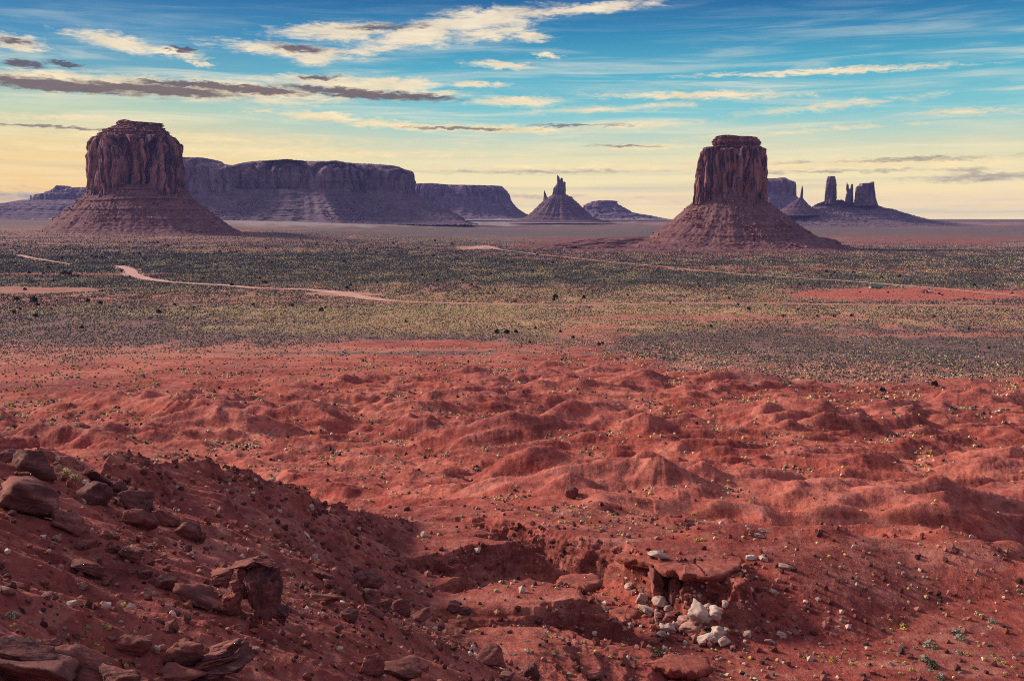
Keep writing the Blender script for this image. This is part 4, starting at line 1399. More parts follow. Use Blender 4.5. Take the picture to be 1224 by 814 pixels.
    B(867, 722, 8, 8, 'small pale stone standing right above the rockfall', W, n=3)
    B(827, 753, 27, 14, 'pinkish broad boulder low in the rockfall', 'pink_rock', rot=-8)
    B(819, 744, 16, 11, 'dull pink boulder behind the broad pinkish one', 'pink_rock')
    B(799, 751, 20, 11, 'wedge shaped pale boulder at lower left of rockfall', W, rot=14, k=40, flat=4)
    B(809, 750, 12, 8, 'small pale splinter beside the wedge shaped boulder', W, rot=28)
    B(800, 738, 15, 10, 'brown boulder in the middle of the rockfall', 'red_rock')
    B(787, 737, 10, 10, 'grey pink boulder below the thin pale slab', 'pink_rock')
    B(771, 707, 14, 9, 'pinkish grey boulder above the upright rounded one', 'pink_rock')
    B(751, 702, 10, 9, 'pale boulder leftmost in the white rockfall', W)
    B(758, 708, 8, 7, 'small pinkish boulder right of the leftmost pale boulder', 'pink_rock', n=3)
    B(893, 758, 9, 7, 'pale stone right of the forked pale boulder', W, n=3)
    B(935, 759, 12, 6, 'flat pale slab on the smooth slope right of the rockfall', W, rot=14)
    B(920, 768, 11, 5, 'thin pale slab lowest on the smooth right slope', W, rot=12)
    B(925, 708, 10, 5, 'long pale slab high on the smooth slope below the ledge', W, rot=22)
    B(939, 678, 14, 5, 'flat pale slab on the ridge right of the ledge', W, rot=6)
    B(913, 668, 11, 5, 'pale slab sliding between ledge end and right ridge', W, rot=26)
    B(898, 667, 12, 6, 'pale slab lying beside the ledge end', W, rot=6)
    B(905, 640, 16, 4, 'thin pale flagstone in the gully behind the ledge', W, rot=10)
    B(913, 634, 12, 3, 'thinnest pale flagstone behind the ledge, upper one', W, rot=8)
    # forked pale boulder: one stone with lobes
    x, y, z = ground_at(855, 766)
    t = thing('boulder', 'forked pale boulder lowest and brightest in the rockfall', 'boulder', (x, y, z))
    for (px, py, w, h, r_) in ((846, 764, 26, 11, -20), (858, 757, 18, 18, 10), (866, 768, 14, 11, 24)):
        o = put_rock(px, py, w, h, None, W, name='lobe', rot=r_)
        mw = o.matrix_world.copy()
        o.parent = t
        o.matrix_basis = Matrix.Translation((-x, -y, -z)) @ mw
        for key in ('label', 'category', 'kind'):
            if key in o:
                del o[key]
    # small stones of the fall and the slopes that nothing tells apart
    r = random.Random(7)
    base = [rock_me('stone', 900+i, 3) for i in range(8)]
    for i, (px, py, w) in enumerate(((757, 683, 6), (761, 692, 5), (765, 675, 6), (757, 676, 5), (741, 687, 4), (749, 691, 6), (840, 700, 6), (834, 713, 9), (827, 718, 7), (820, 720, 5), (830, 707, 6), (824, 712, 6), (845, 705, 4), (814, 714, 5), (826, 703, 5), (838, 716, 5))):
        put_rock(px, py, w, w*.8, 'small pale stone high in the rockfall right under the ledge', r.choice((W, 'pink_rock', W)), name='stone', cat='stone', group='small stones under the ledge', me=base[i % 8].copy())
    for i in range(26):
        px, py = r.gauss(812, 30), r.gauss(744, 15)
        if py > 774 or py < 702 or px > 875:
            continue
        w = r.uniform(5, 13)
        put_rock(px, py, w, w*r.uniform(.55, .85), 'middling dusty stone wedged among the larger blocks of the rockfall', r.choice((W, 'pink_rock', 'pink_rock', 'red_rock')), name='stone', cat='stone', group='stones among the rockfall blocks', me=base[i % 8].copy(), rot=r.uniform(-15, 30), sink=.3)
    for i in range(46):
        px, py = r.uniform(875, 1010), r.uniform(680, 775)
        if py < 690+(px-890)*.35 or py > 785:
            continue
        w = r.choice((3, 3, 4, 5, 6))
        put_rock(px, py, w, w*.6, 'little pale stone strewn on the smooth slope right of the rockfall', r.choice((W, 'pink_rock', 'pink_rock')), name='stone', cat='stone', group='stones on the slope right of the rockfall', me=base[i % 8].copy(), rot=r.uniform(0, 25))
    for i in range(120):
        px, py = r.uniform(0, 420), r.uniform(600, 812)
        if py < 610+px*.22 or py > 850-max(px-300, 0)*.3:
            continue
        w = 3.5+5.5*r.random()**2.2
        put_rock(px, py, w*1.2, w*.8, 'small red stone strewn over the steep left hillside', r.choice(('red_rock', 'red_rock', 'dark_rock', 'pink_rock')), name='stone', cat='stone', group='small stones on the left hillside', me=base[i % 8].copy(), rot=r.uniform(0, 35))
    for i in range(40):
        px, py = r.gauss(455, 50), r.gauss(728, 20)
        w = 3+4*r.random()**2
        put_rock(px, py, w*1.2, w*.8, 'small stone strewn around the boulder pile at the hill foot', r.choice(('red_rock', 'dark_rock')), name='stone', cat='stone', group='small stones around the boulder pile', me=base[i % 8].copy(), rot=r.uniform(0, 20))


def compound(label, name, cat, px, py, blocks, mats):
    """one standing rock made of several blocks: (part name, photo x, y, w, h, rot, material)"""
    x, y, z = ground_at(px, py)
    t = thing(name, label, cat, (x, y, z))
    for (nm, bx, by, w, h, rot, m, kw) in blocks:
        RSEED[0] += 1
        dx, dy, dz = pix_dir(bx, by)
        k = (y+kw.get('dy', 0))/dy
        cx, cy, cz = dx*k, dy*k, CAMZ+dz*k
        dist = math.sqrt(cx*cx+cy*cy+(cz-CAMZ)**2)
        sx, sz = w*dist/F, h*dist/F
        me = rock_me(nm, RSEED[0], 5, k=kw.get('k', 26), flat=kw.get('flat', 5), rough=kw.get('rough', .13), boxy=.62)
        o = link(nm, me, M[m], t)
        o.matrix_world = (Matrix.Translation((cx-x, cy-y, cz-z)) @ Matrix.Rotation(math.radians(rot), 4, 'Y')
                          @ Matrix.Diagonal((sx, kw.get('dep', .9)*(sx+sz)/2, sz, 1)))
    return t


def build_outcrops():
    R, Dk = 'red_rock', 'dark_rock'
    compound('dark upright rock outcrop standing on the slope above the bottom', 'rock_outcrop', 'rock outcrop', 302, 736, [
        ('block', 310, 708, 46, 62, 6, Dk, dict(rough=.22)), ('block', 294, 694, 30, 48, -10, Dk, dict(dy=.3, rough=.2)), ('block', 324, 716, 24, 50, 9, Dk, dict(dy=-.2, rough=.22)), ('block', 316, 688, 34, 26, 10, R, dict(dy=.2)),
        ('cap_slab', 297, 674, 40, 11, -14, R, dict(dep=1.1)), ('cap_slab', 316, 672, 30, 9, 8, R, dict(dep=1.1, dy=.1)), ('block', 333, 733, 22, 22, 14, Dk, dict(dy=-.4)), ('block', 268, 690, 30, 20, -18, R, dict(dy=.4)),
        ('front_block', 279, 718, 21, 36, 4, R, dict(dy=-.8, rough=.2)), ('front_block', 281, 700, 16, 13, -6, R, dict(dy=-.8))], None)
    compound('shelving dark rock mass filling the bottom left corner', 'rock_outcrop', 'rock outcrop', 60, 835, [
        ('block', 40, 800, 110, 44, 14, Dk, {}), ('block', 95, 806, 90, 40, 16, R, dict(dy=.4)), ('cap_slab', 30, 778, 70, 16, 14, Dk, dict(dy=.2)), ('block', 142, 812, 60, 26, 14, R, dict(dy=.2))], None)
    compound('crumbling thin bedded outcrop at the bottom between two boulders', 'rock_outcrop', 'rock outcrop', 268, 806, [
        ('bed', 268, 772, 44, 9, -22, R, {}), ('bed', 262, 781, 50, 9, -18, Dk, dict(dy=-.2)), ('bed', 258, 790, 58, 10, -14, R, dict(dy=-.4)), ('bed', 262, 799, 70, 12, -8, Dk, dict(dy=-.5)), ('block', 288, 784, 26, 30, 4, Dk, dict(dy=.2))], None)


def loft(outline, zs_, mat, name, parent, seed, amp=.12, back=0):
    """solid from a plan outline: zs_ = [(z, inset)] from bottom to top"""
    P = np.array(outline, float)
    # resample
    Pc = np.vstack([P, P[:1]])
    s = np.concatenate([[0], np.cumsum(np.hypot(*np.diff(Pc, axis=0).T))])
    n = 160
    t = np.linspace(0, s[-1], n, endpoint=False)
    q = np.stack([np.interp(t, s, Pc[:, 0]), np.interp(t, s, Pc[:, 1])], 1)
    c = q.mean(0)
    d = np.roll(q, -1, 0)-np.roll(q, 1, 0)
    nn = np.stack([d[:, 1], -d[:, 0]], 1)
    nn /= np.linalg.norm(nn, axis=1)[:, None]
    if ((q-c)*nn).sum() < 0:
        nn = -nn
    rows = []
    for k, (z, ins) in enumerate(zs_):
        w = amp*(fbm3(q[:, 0]*1.3, q[:, 1]*1.3, np.full(n, z*2.5), 4, seed))*2
        pts = q-nn*(ins+w[:, None]) if ins < 90 else c+(q-c)*(.02)
        zz = z+amp*.5*fbm3(pts[:, 0], pts[:, 1], np.zeros(n)+k, 3, seed+3)
        rows.append(np.column_stack([pts, zz]))
    top = rows[-1]
    for f in (.75, .5, .25, .02):
        p2 = c+(top[:, :2]-c)*f
        rows.append(np.column_stack([p2, top[:, 2].mean()+(top[:, 2]-top[:, 2].mean())*f+amp*.6*fbm3(p2[:, 0], p2[:, 1], p2[:, 0]*0, 3, seed+5)]))
    bot = rows[0]
    rows.insert(0, np.column_stack([c+(bot[:, :2]-c)*.02, bot[:, 2]]))
    V = np.vstack(rows)
    nr = len(rows)
    i = np.arange(nr-1)[:, None]*n+np.arange(n)[None, :]
    j = np.arange(nr-1)[:, None]*n+(np.arange(n)[None, :]+1) % n
    Q = np.stack([i, j, j+n, i+n], -1).reshape(-1, 4)
    me = mesh_np(name, V, Q, smooth=False)
    me.polygons.foreach_set('use_smooth', np.full(len(me.polygons), True))
    if back:
        co = np.empty(len(V)*3, np.float32)
        me.vertices.foreach_get('co', co)
        co = co.reshape(-1, 3)
        co[:, 2] -= back*np.maximum(co[:, 1]-q[:, 1].min()-2.5, 0)
        me.vertices.foreach_set('co', co.ravel())
    return link(name, me, M[mat], parent)


def build_ledge():
    zt = 45.0
    t = thing('rock_ledge', 'overhanging red ledge on stubby pillars above the white rockfall', 'rock ledge', (0, 0, 0))
    out = [at_z(a, b, zt) for a, b in ((735, 650), (745, 656), (768, 662), (782, 668), (786, 676), (797, 682), (808, 681), (818, 686), (832, 685), (846, 689), (858, 687), (872, 684), (882, 676), (889, 668), (884, 658), (893, 652), (884, 644), (850, 634), (800, 630), (750, 638))]
    loft(out, [(zt-.95, .55), (zt-.75, .12), (zt-.55, .2), (zt-.40, .02), (zt-.2, .0), (zt-.06, .06), (zt, .35)], 'crust', 'caprock', t, 5, .16, back=.16)
    inner = [at_z(a, b, zt-.9) for a, b in ((748, 655), (768, 664), (786, 674), (800, 681), (822, 685), (846, 687), (870, 683), (880, 672), (880, 652), (840, 640), (780, 640))]
    loft(inner, [(zt-1.55, .5), (zt-1.4, .1), (zt-1.2, .15), (zt-.95, .0), (zt-.85, .3)], 'red_rock', 'lower_bed', t, 9, .15, back=.1)
    for (px, w, y0, y1, m) in ((792, 20, 672, 712, 'red_rock'), (808, 10, 680, 704, 'dark_rock'), (822, 13, 682, 706, 'red_rock'), (838, 14, 686, 706, 'red_rock'), (856, 17, 686, 704, 'red_rock'), (872, 15, 684, 704, 'red_rock')):
        RSEED[0] += 1
        cx, cy = at_z(px, y0+8, zt-.8)
        cy += .75
        k = cy/(cy-.75)
        cx *= k
        wd = w*150/F
        me = rock_me('pillar', RSEED[0], 5, flat=4, k=24, rough=.12, boxy=.6)
        o = link('pillar', me, M[m], t)
        zb = 41.0
        o.matrix_world = Matrix.Translation((cx, cy+.4, (zt-.7+zb)/2)) @ Matrix.Diagonal((wd*1.1, wd*1.6+.8, zt-.7-zb+.4, 1))
    # white slab lying on the ledge's left corner
    x, y = at_z(787, 671, zt-.9)
    me = rock_me('boulder', 77, 4, flat=3, k=14, boxy=.8, rough=.05)
    o = link('boulder', me, M['pale_rock'])
    o.matrix_world = Matrix.Translation((x, y-.2, zt-.15)) @ Matrix.Rotation(math.radians(2), 4, 'Y') @ Matrix.Diagonal((2.5, 1.7, .95, 1))
    tag(o, 'white flat slab perched on the left corner of the overhanging ledge', 'boulder', None, 'thing')
    # crusts that stick out over the gullies of the finger ridges
    for lab, pts, z in (('small undercut crust at the tip of the lower finger ridge', ((728, 728), (745, 744), (756, 738), (766, 729), (752, 722)), 43.6),
                        ('rough red crust rimming the bottom mound at its right end', ((770, 792), (800, 800), (835, 803), (852, 796), (846, 784), (800, 780)), 44.4),
                        ('broken crust at the tip of the middle finger ridge', ((660, 700), (700, 702), (722, 694), (712, 684), (670, 686)), 44.2)):
        pp = [ground_at(a, b) for a, b in pts]
        zz = max(p[2] for p in pp)
        q = [at_z(a, b, zz+.1) for a, b in pts]
        o = loft(q, [(zz-.9, .5), (zz-.5, .1), (zz-.25, .0), (zz+.05, .05), (zz+.14, .4)], 'crust', 'rock_crust', None, int(z*10) % 30, .14)
        tag(o, lab, 'rock ledge', None, 'thing')


build_ledge()
build_outcrops()
build_boulders()


# ------------------------------------------------------------------ dirt roads and the homestead
M['dust'] = new_mat('packed_dust')[0]
_q = NT(M['dust'].node_tree)
_b = _q.n('ShaderNodeBsdfPrincipled')
_b.inputs['Roughness'].default_value = .95
_q.put(_b.inputs['Base Color'], _q.mix(_q.mapr(_q.noise(_q.n('ShaderNodeNewGeometry').outputs['Position'], .05, 4), .35, .65), (.60, .32, .24, 1), (.46, .21, .16, 1)))
_q.t.links.new(_b.outputs[0], _q.n('ShaderNodeOutputMaterial').inputs[0])


ROADS = []


def road(pts, width, label):
    W = np.array([ground_at(a, b)[:2] for a, b in pts])
    s = np.concatenate([[0], np.cumsum(np.hypot(*np.diff(W, axis=0).T))])
    n = max(int(s[-1]/5), 20)
    t = np.linspace(0, s[-1], n)
    x, y = np.interp(t, s, W[:, 0]), np.interp(t, s, W[:, 1])
    for _ in range(12):
        x[1:-1] = (x[:-2]+2*x[1:-1]+x[2:])/4
        y[1:-1] = (y[:-2]+2*y[1:-1]+y[2:])/4
    ROADS.append((np.stack([x, y], 1)[::max(1, n//60)], float(np.mean(width))))
    wi = np.interp(t, s, np.broadcast_to(width, len(pts)))*(1+.25*pn2(t/30, t*0, 77))
    tx, ty = np.gradient(x), np.gradient(y)
    l = np.hypot(tx, ty)
    nx, ny = -ty/l, tx/l
    k = 5
    o = np.linspace(-.5, .5, k)
    X = x[:, None]+nx[:, None]*wi[:, None]*o
    Y = y[:, None]+ny[:, None]*wi[:, None]*o
    Z = zs(X.ravel(), Y.ravel()).reshape(X.shape)+.22
    V = np.stack([X, Y, Z], -1).reshape(-1, 3)
    i = np.arange(n-1)[:, None]*k+np.arange(k-1)[None, :]
    Q = np.stack([i, i+1, i+k+1, i+k], -1).reshape(-1, 4)
    if (V[Q[0, 1]]-V[Q[0, 0]])[0]*(V[Q[0, 2]]-V[Q[0, 0]])[1]-(V[Q[0, 1]]-V[Q[0, 0]])[1]*(V[Q[0, 2]]-V[Q[0, 0]])[0] < 0:
        Q = Q[:, ::-1]
    me = mesh_np('dirt_road', V, Q)
    tag(link('dirt_road', me, M['dust']), label, 'road', None, 'structure')


road([(143, 318), (155, 322), (158, 328), (172, 333), (200, 337), (270, 341), (310, 345), (370, 346), (405, 350), (440, 357), (480, 361), (560, 363), (700, 365), (820, 362), (1000, 364), (1222, 367)],
     [24, 40, 34, 22, 12, 12, 10, 14, 26, 20, 7, 5, 5, 5, 5, 5], 'pale winding dirt road crossing the valley from left to right')
road([(566, 297), (578, 294), (600, 299), (640, 304), (690, 309), (760, 316), (830, 323), (900, 329), (980, 334), (1100, 343), (1222, 354)], [44, 40, 13, 9, 8, 7, 7, 7, 8, 8, 8], 'upper dirt road running past the homestead below the right butte')
road([(22, 305), (34, 308), (60, 312), (84, 316)], [16, 18, 7, 5], 'short pale track at the far left of the valley')


# ------------------------------------------------------------------ plants
def leafy(seed, n, flat=.8, leaf=.16):
    """unit shrub: many small leaf faces spread through an uneven dome"""
    r = np.random.default_rng(seed)
    d = r.normal(size=(n, 3))
    d /= np.linalg.norm(d, axis=1)[:, None]
    d[:, 2] = np.abs(d[:, 2])*1.0-.08
    lump = .72+.42*pn3(d[:, 0]*1.6+seed, d[:, 1]*1.6, d[:, 2]*1.6, seed % 30)
    rad = lump*r.uniform(.55, 1.0, n)**.5*.5
    c = d*rad[:, None]
    c[:, 2] = c[:, 2]*flat*2
    a = r.normal(size=(n, 3))
    a /= np.linalg.norm(a, axis=1)[:, None]
    b = np.cross(a, r.normal(size=(n, 3)))
    b /= np.linalg.norm(b, axis=1)[:, None]
    s = leaf*r.uniform(.6, 1.2, n)[:, None]
    V = np.stack([c-a*s*.5, c+b*s*.4, c+a*s*.5, c-b*s*.4], 1).reshape(-1, 3)
    Q = np.arange(n*4).reshape(-1, 4)
    return V, Q


M['leaf_yellow'] = mat_leaf('yellow_flowering_leaves', (.78, .60, .12, 1), (.44, .36, .12, 1))
M['leaf_grey'] = mat_leaf('grey_green_leaves', (.44, .43, .31, 1), (.22, .23, .17, 1))
M['leaf_cream'] = mat_leaf('cream_yellow_leaves', (.86, .72, .40, 1), (.58, .46, .22, 1))
M['leaf_dark'] = mat_leaf('dark_juniper_leaves', (.030, .048, .032, 1), (.014, .022, .018, 1))
M['leaf_green'] = mat_leaf('fresh_green_leaves', (.13, .15, .08, 1), (.06, .08, .045, 1))
M['leaf_pale'] = mat_leaf('pale_dry_leaves', (.70, .58, .42, 1), (.40, .31, .22, 1))
M['bark'] = mat_leaf('bark', (.09, .06, .05, 1), (.05, .035, .03, 1))
SHRUB = {}
for kk, (nm, nn_, lf) in {'leaf_yellow': ('y', 130, .2), 'leaf_grey': ('g', 190, .15), 'leaf_cream': ('c', 260, .12), 'leaf_dark': ('d', 260, .17), 'leaf_green': ('gr', 160, .16), 'leaf_pale': ('p', 120, .2)}.items():
    SHRUB[kk] = []
    for v in range(4):
        me = mesh_np('shrub_leaves', *leafy(v*7+len(SHRUB)*31+1, nn_, .75, lf), smooth=False)
        me.materials.append(M[kk])
        SHRUB[kk].append(me)


def shrub_at(x, y, z, size, kind, label, group=None, name='shrub', cat='shrub', hgt=.75):
    me = random.choice(SHRUB[kind])
    o = link(name, me)
    o.location = (x, y, z-.03*size)
    o.rotation_euler = (0, 0, random.uniform(0, 6.28))
    o.scale = (size, size*random.uniform(.85, 1.15), size*hgt*random.uniform(.85, 1.15))
    return tag(o, label, cat, group, 'thing')


def shrub_px(px, py, w, kind, label, group=None, **kw):
    x, y, z = ground_at(px, py+w*.3)
    d = math.sqrt(x*x+y*y+(z-CAMZ)**2)
    return shrub_at(x, y, z, w*d/F, kind, label, group, **kw)


def build_shrubs():
    r = random.Random(3)
    for px, py, w, k, lab in ((72, 564, 10, 'leaf_cream', 'cream yellow bush leftmost in the clump on the hill crest'), (80, 561, 13, 'leaf_cream', 'tallest cream yellow bush of the clump on the hill crest'),
                              (88, 567, 13, 'leaf_cream', 'rounded cream bush at the right of the crest clump'), (94, 572, 8, 'leaf_yellow', 'small yellow bush in front of the crest clump'), (70, 556, 9, 'leaf_grey', 'grey bush behind the cream crest clump'),
                              (19, 545, 8, 'leaf_yellow', 'small yellow bush on the crest at the left edge'), (12, 733, 16, 'leaf_grey', 'grey bush low on the hill at the left edge'),
                              (1142, 752, 17, 'leaf_grey', 'upper of the two touching grey green bushes at lower right'), (1149, 760, 16, 'leaf_grey', 'lower of the two touching grey green bushes at lower right'),
                              (1111, 767, 18, 'leaf_grey', 'grey green bush on the edge of the wash at lower right'), (1104, 783, 17, 'leaf_grey', 'broad grey bush below the wash edge bush, lower right'),
                              (1114, 791, 17, 'leaf_green', 'greener bush near the bottom beside the dry channel'), (1124, 806, 15, 'leaf_grey', 'grey bush at the very bottom right by the channel'),
                              (1186, 740, 13, 'leaf_grey', 'grey green bush near the right edge above the red rills'), (1146, 778, 9, 'leaf_grey', 'small grey bush on the bank of the dark crack'),
                              (1165, 796, 8, 'leaf_green', 'small green bush at the bottom right on red rills'), (785, 777, 19, 'leaf_green', 'bright green low bush below the pale rockfall'),
                              (811, 733, 13, 'leaf_dark', 'dark grey bush in the middle of the pale rockfall'), (847, 751, 13, 'leaf_dark', 'dark bush beside the forked pale boulder'),
                              (770, 693, 7, 'leaf_dark', 'dark bush above the leftmost pale boulders'), (674, 657, 9, 'leaf_dark', 'dark round bush in the alcove head'), (832, 644, 8, 'leaf_yellow', 'left yellow bush of the pair on top of the ledge'),
                              (840, 643, 9, 'leaf_yellow', 'right yellow bush of the pair on top of the ledge'), (821, 638, 6, 'leaf_yellow', 'lone small yellow bush on the ledge top')):
        shrub_px(px, py, w, k, lab)
    def patch(n, fx, fy, sd, kinds, label, group, wr, hg=.7):
        for _ in range(n):
            px, py = fx(r), fy(r)
            if callable(sd):
                px, py = sd(px, py)
            shrub_px(px, min(max(py, 430), 812), r.uniform(*wr), r.choice(kinds), label, group, hgt=hg)
    Yl, G, Pl = 'leaf_yellow', 'leaf_grey', 'leaf_pale'
    patch(34, lambda q: q.gauss(375, 26), lambda q: q.gauss(704, 12), None, (Yl, Yl, G, Pl), 'low yellow and grey bush in the strip between outcrop and boulder pile', 'bushes between outcrop and boulder pile', (4, 7))
    patch(26, lambda q: q.uniform(10, 150), lambda q: q.gauss(752, 14), None, (Yl, G, Pl), 'small dry bush on the gravel above the bottom left rock mass', 'bushes on the bottom left gravel', (4, 9))
    patch(24, lambda q: q.uniform(420, 560), lambda q: q.gauss(742, 12), None, (Yl, Pl, G), 'small dry bush among the stones beyond the boulder pile', 'bushes beyond the boulder pile', (3, 6))
    patch(26, lambda q: q.gauss(690, 55), lambda q: q.gauss(772, 11), None, (G, Pl, Yl), 'small pale bush dotted over the smooth bottom mound', 'bushes on the bottom mound', (4, 8))
    patch(40, lambda q: q.uniform(1060, 1222), lambda q: q.uniform(722, 808), None, (Yl, Yl, Pl, G), 'small yellow bush on the flat wash floor at lower right', 'bushes on the wash floor', (4, 9))
    patch(26, lambda q: q.uniform(960, 1100), lambda q: q.gauss(783, 5), None, (Yl, Pl, G), 'small yellow bush along the line under the smooth slope', 'bushes under the smooth slope', (4, 7))
    patch(40, lambda q: q.uniform(660, 880), lambda q: q.gauss(622, 11), None, (Pl, G, Yl), 'small pale bush dotted on the red bench above the alcove', 'bushes on the bench above the alcove', (3, 6))
    patch(30, lambda q: q.uniform(60, 420), lambda q: q.uniform(640, 800), None, (G, Pl, Yl, 'leaf_dark'), 'small dry bush alone on the steep left hillside', 'bushes on the left hillside', (4, 7))


build_shrubs()


def build_junipers():
    r = random.Random(8)
    P = [(594, 395, 8), (606, 395, 9), (617, 395, 7), (384, 369, 8), (1055, 464, 9), (1117, 457, 9), (20, 356, 8), (40, 357, 10), (45, 363, 6), (17, 372, 6), (43, 376, 7), (105, 358, 7), (120, 361, 7), (190, 371, 8), (98, 390, 6), (78, 325, 7),
         (74, 326, 5), (35, 325, 5), (52, 326, 4), (83, 326, 7), (167, 303, 6), (160, 303, 4), (93, 329, 4), (115, 307, 4), (122, 307, 5), (127, 308, 4), (110, 306, 4), (155, 330, 4), (209, 363, 5), (303, 363, 5), (318, 337, 5), (350, 364, 6), (277, 339, 6),
         (419, 340, 5), (415, 343, 6), (664, 353, 8), (698, 354, 7), (662, 357, 6), (670, 395, 5), (685, 402, 6), (633, 408, 5), (640, 391, 5), (716, 410, 6), (720, 409, 5), (850, 389, 5), (895, 368, 6), (937, 377, 5), (977, 377, 5), (997, 377, 5), (1018, 376, 6),
         (882, 363, 5), (915, 364, 4), (871, 356, 4), (988, 324, 5), (997, 325, 4), (1020, 325, 5), (1054, 331, 4), (1075, 329, 5), (1165, 340, 5), (606, 313, 4), (612, 313, 4), (637, 323, 5), (649, 314, 4), (661, 313, 5), (664, 330, 4), (627, 314, 4), (592, 346, 4), (642, 304, 4), (640, 301, 4),
         (553, 334, 5), (571, 343, 4), (485, 383, 5), (508, 338, 4), (450, 301, 4), (500, 296, 4), (470, 290, 4), (520, 287, 4), (540, 291, 4), (30, 345, 5)]
    for _ in range(80):
        P.append((r.uniform(4, 620), r.triangular(284, 385, 305), r.uniform(2.6, 4.6)))
    for _ in range(40):
        P.append((r.uniform(620, 1220), r.triangular(312, 420, 330), r.uniform(2.6, 4.2)))
    bark_me = None
    for px, py, w in P:
        x, y, z = ground_at(px, py+w*.4)
        d = math.hypot(x, y)
        s = w*d/F
        big = w >= 5
        if px > 1000 and py > 440:
            lab = 'dark round juniper on the red badlands at the right' if px < 1100 else 'dark low juniper at the right where sage meets badlands'
            grp = None
        elif px in (594, 606, 617) and w > 6:
            lab = {594: 'left tree of the three dark junipers in a row mid valley', 606: 'middle tree of the three dark junipers in a row mid valley', 617: 'right tree of the three dark junipers in a row mid valley'}[px]
            grp = None
        elif px == 384:
            lab, grp = 'lone dark juniper on the yellow grass, left of centre', None
        elif px < 620:
            lab, grp = 'small dark juniper dotted on the left half of the sage flat', 'junipers on the left of the flat'
        else:
            lab, grp = 'small dark juniper dotted on the right half of the sage flat', 'junipers on the right of the flat'
        t = thing('juniper_tree', lab, 'tree', (x, y, z), grp)
        c = link('crown', r.choice(SHRUB['leaf_dark']), None, t)
        c.location = (0, 0, s*.10)
        c.scale = (s, s, s*.85)
        c.rotation_euler = (0, 0, r.uniform(0, 6))
        if big:
            if bark_me is None:
                V = np.array([(.5*math.cos(a)*f, .5*math.sin(a)*f, h) for f, h in ((1, -.3), (.8, .5), (.5, 1)) for a in np.linspace(0, 2*math.pi, 7)[:-1]])
                Q = np.array([(k*6+i, k*6+(i+1) % 6, k*6+6+(i+1) % 6, k*6+6+i) for k in range(2) for i in range(6)])
                bark_me = mesh_np('trunk', V, Q)
                bark_me.materials.append(M['bark'])
            k_ = link('trunk', bark_me, None, t)
            k_.scale = (s*.16, s*.16, s*.35)


build_junipers()


def clumps(name, X, Y, Z, S_, H_, T, mat, label, cat, low=False, group=None):
    """countless small plants or stones in one mesh: jittered little domes"""
    n = len(X)
    r = RNG
    m1 = 4
    ang0 = r.uniform(0, 6.28, (n, 1))+np.arange(m1)[None, :]*2*math.pi/m1
    rows = []
    if not low:
        rad = S_[:, None]*.5*r.uniform(.7, 1.2, (n, m1))
        rows.append(np.stack([X[:, None]+np.cos(ang0)*rad*.85, Y[:, None]+np.sin(ang0)*rad*.85, np.repeat(Z[:, None]-.1*H_[:, None], m1, 1)], -1))
        a2 = ang0+.5
        rad2 = S_[:, None]*.5*r.uniform(.6, 1.1, (n, m1))
        rows.append(np.stack([X[:, None]+np.cos(a2)*rad2, Y[:, None]+np.sin(a2)*rad2, Z[:, None]+H_[:, None]*r.uniform(.4, .8, (n, m1))], -1))
    else:
        rad = S_[:, None]*.5*r.uniform(.7, 1.2, (n, m1))
        rows.append(np.stack([X[:, None]+np.cos(ang0)*rad, Y[:, None]+np.sin(ang0)*rad, np.repeat(Z[:, None]-.1*H_[:, None], m1, 1)], -1))
    top = np.stack([X+r.normal(0, .12, n)*S_, Y+r.normal(0, .12, n)*S_, Z+H_], -1)[:, None, :]
    V = np.concatenate(rows+[top], 1)
    k = V.shape[1]
    F_ = []
    if not low:
        for i in range(4):
            j = (i+1) % 4
            F_ += [(i, j, 4+i), (j, 4+j, 4+i), (4+i, 4+j, 8)]
    else:
        for i in range(4):
            F_.append((i, (i+1) % 4, 4))
    F_ = np.array(F_)
    T_ = (np.arange(n)[:, None, None]*k+F_[None]).reshape(-1, 3)
    me = mesh_np(name, V.reshape(-1, 3), T_, smooth=False)
    col_attr(me, 'tint', np.repeat(T, k, axis=0))
    o = link(name, me, mat)
    return tag(o, label, cat, group, 'stuff')


M['tint'] = mat_attr_col('mixed_plants')
def pick(cols, w, n):
    cols = np.array(cols)
    i = RNG.choice(len(cols), n, p=np.array(w)/sum(w))
    return np.clip(cols[i]*RNG.uniform(.75, 1.25, (n, 1)), 0, 1)


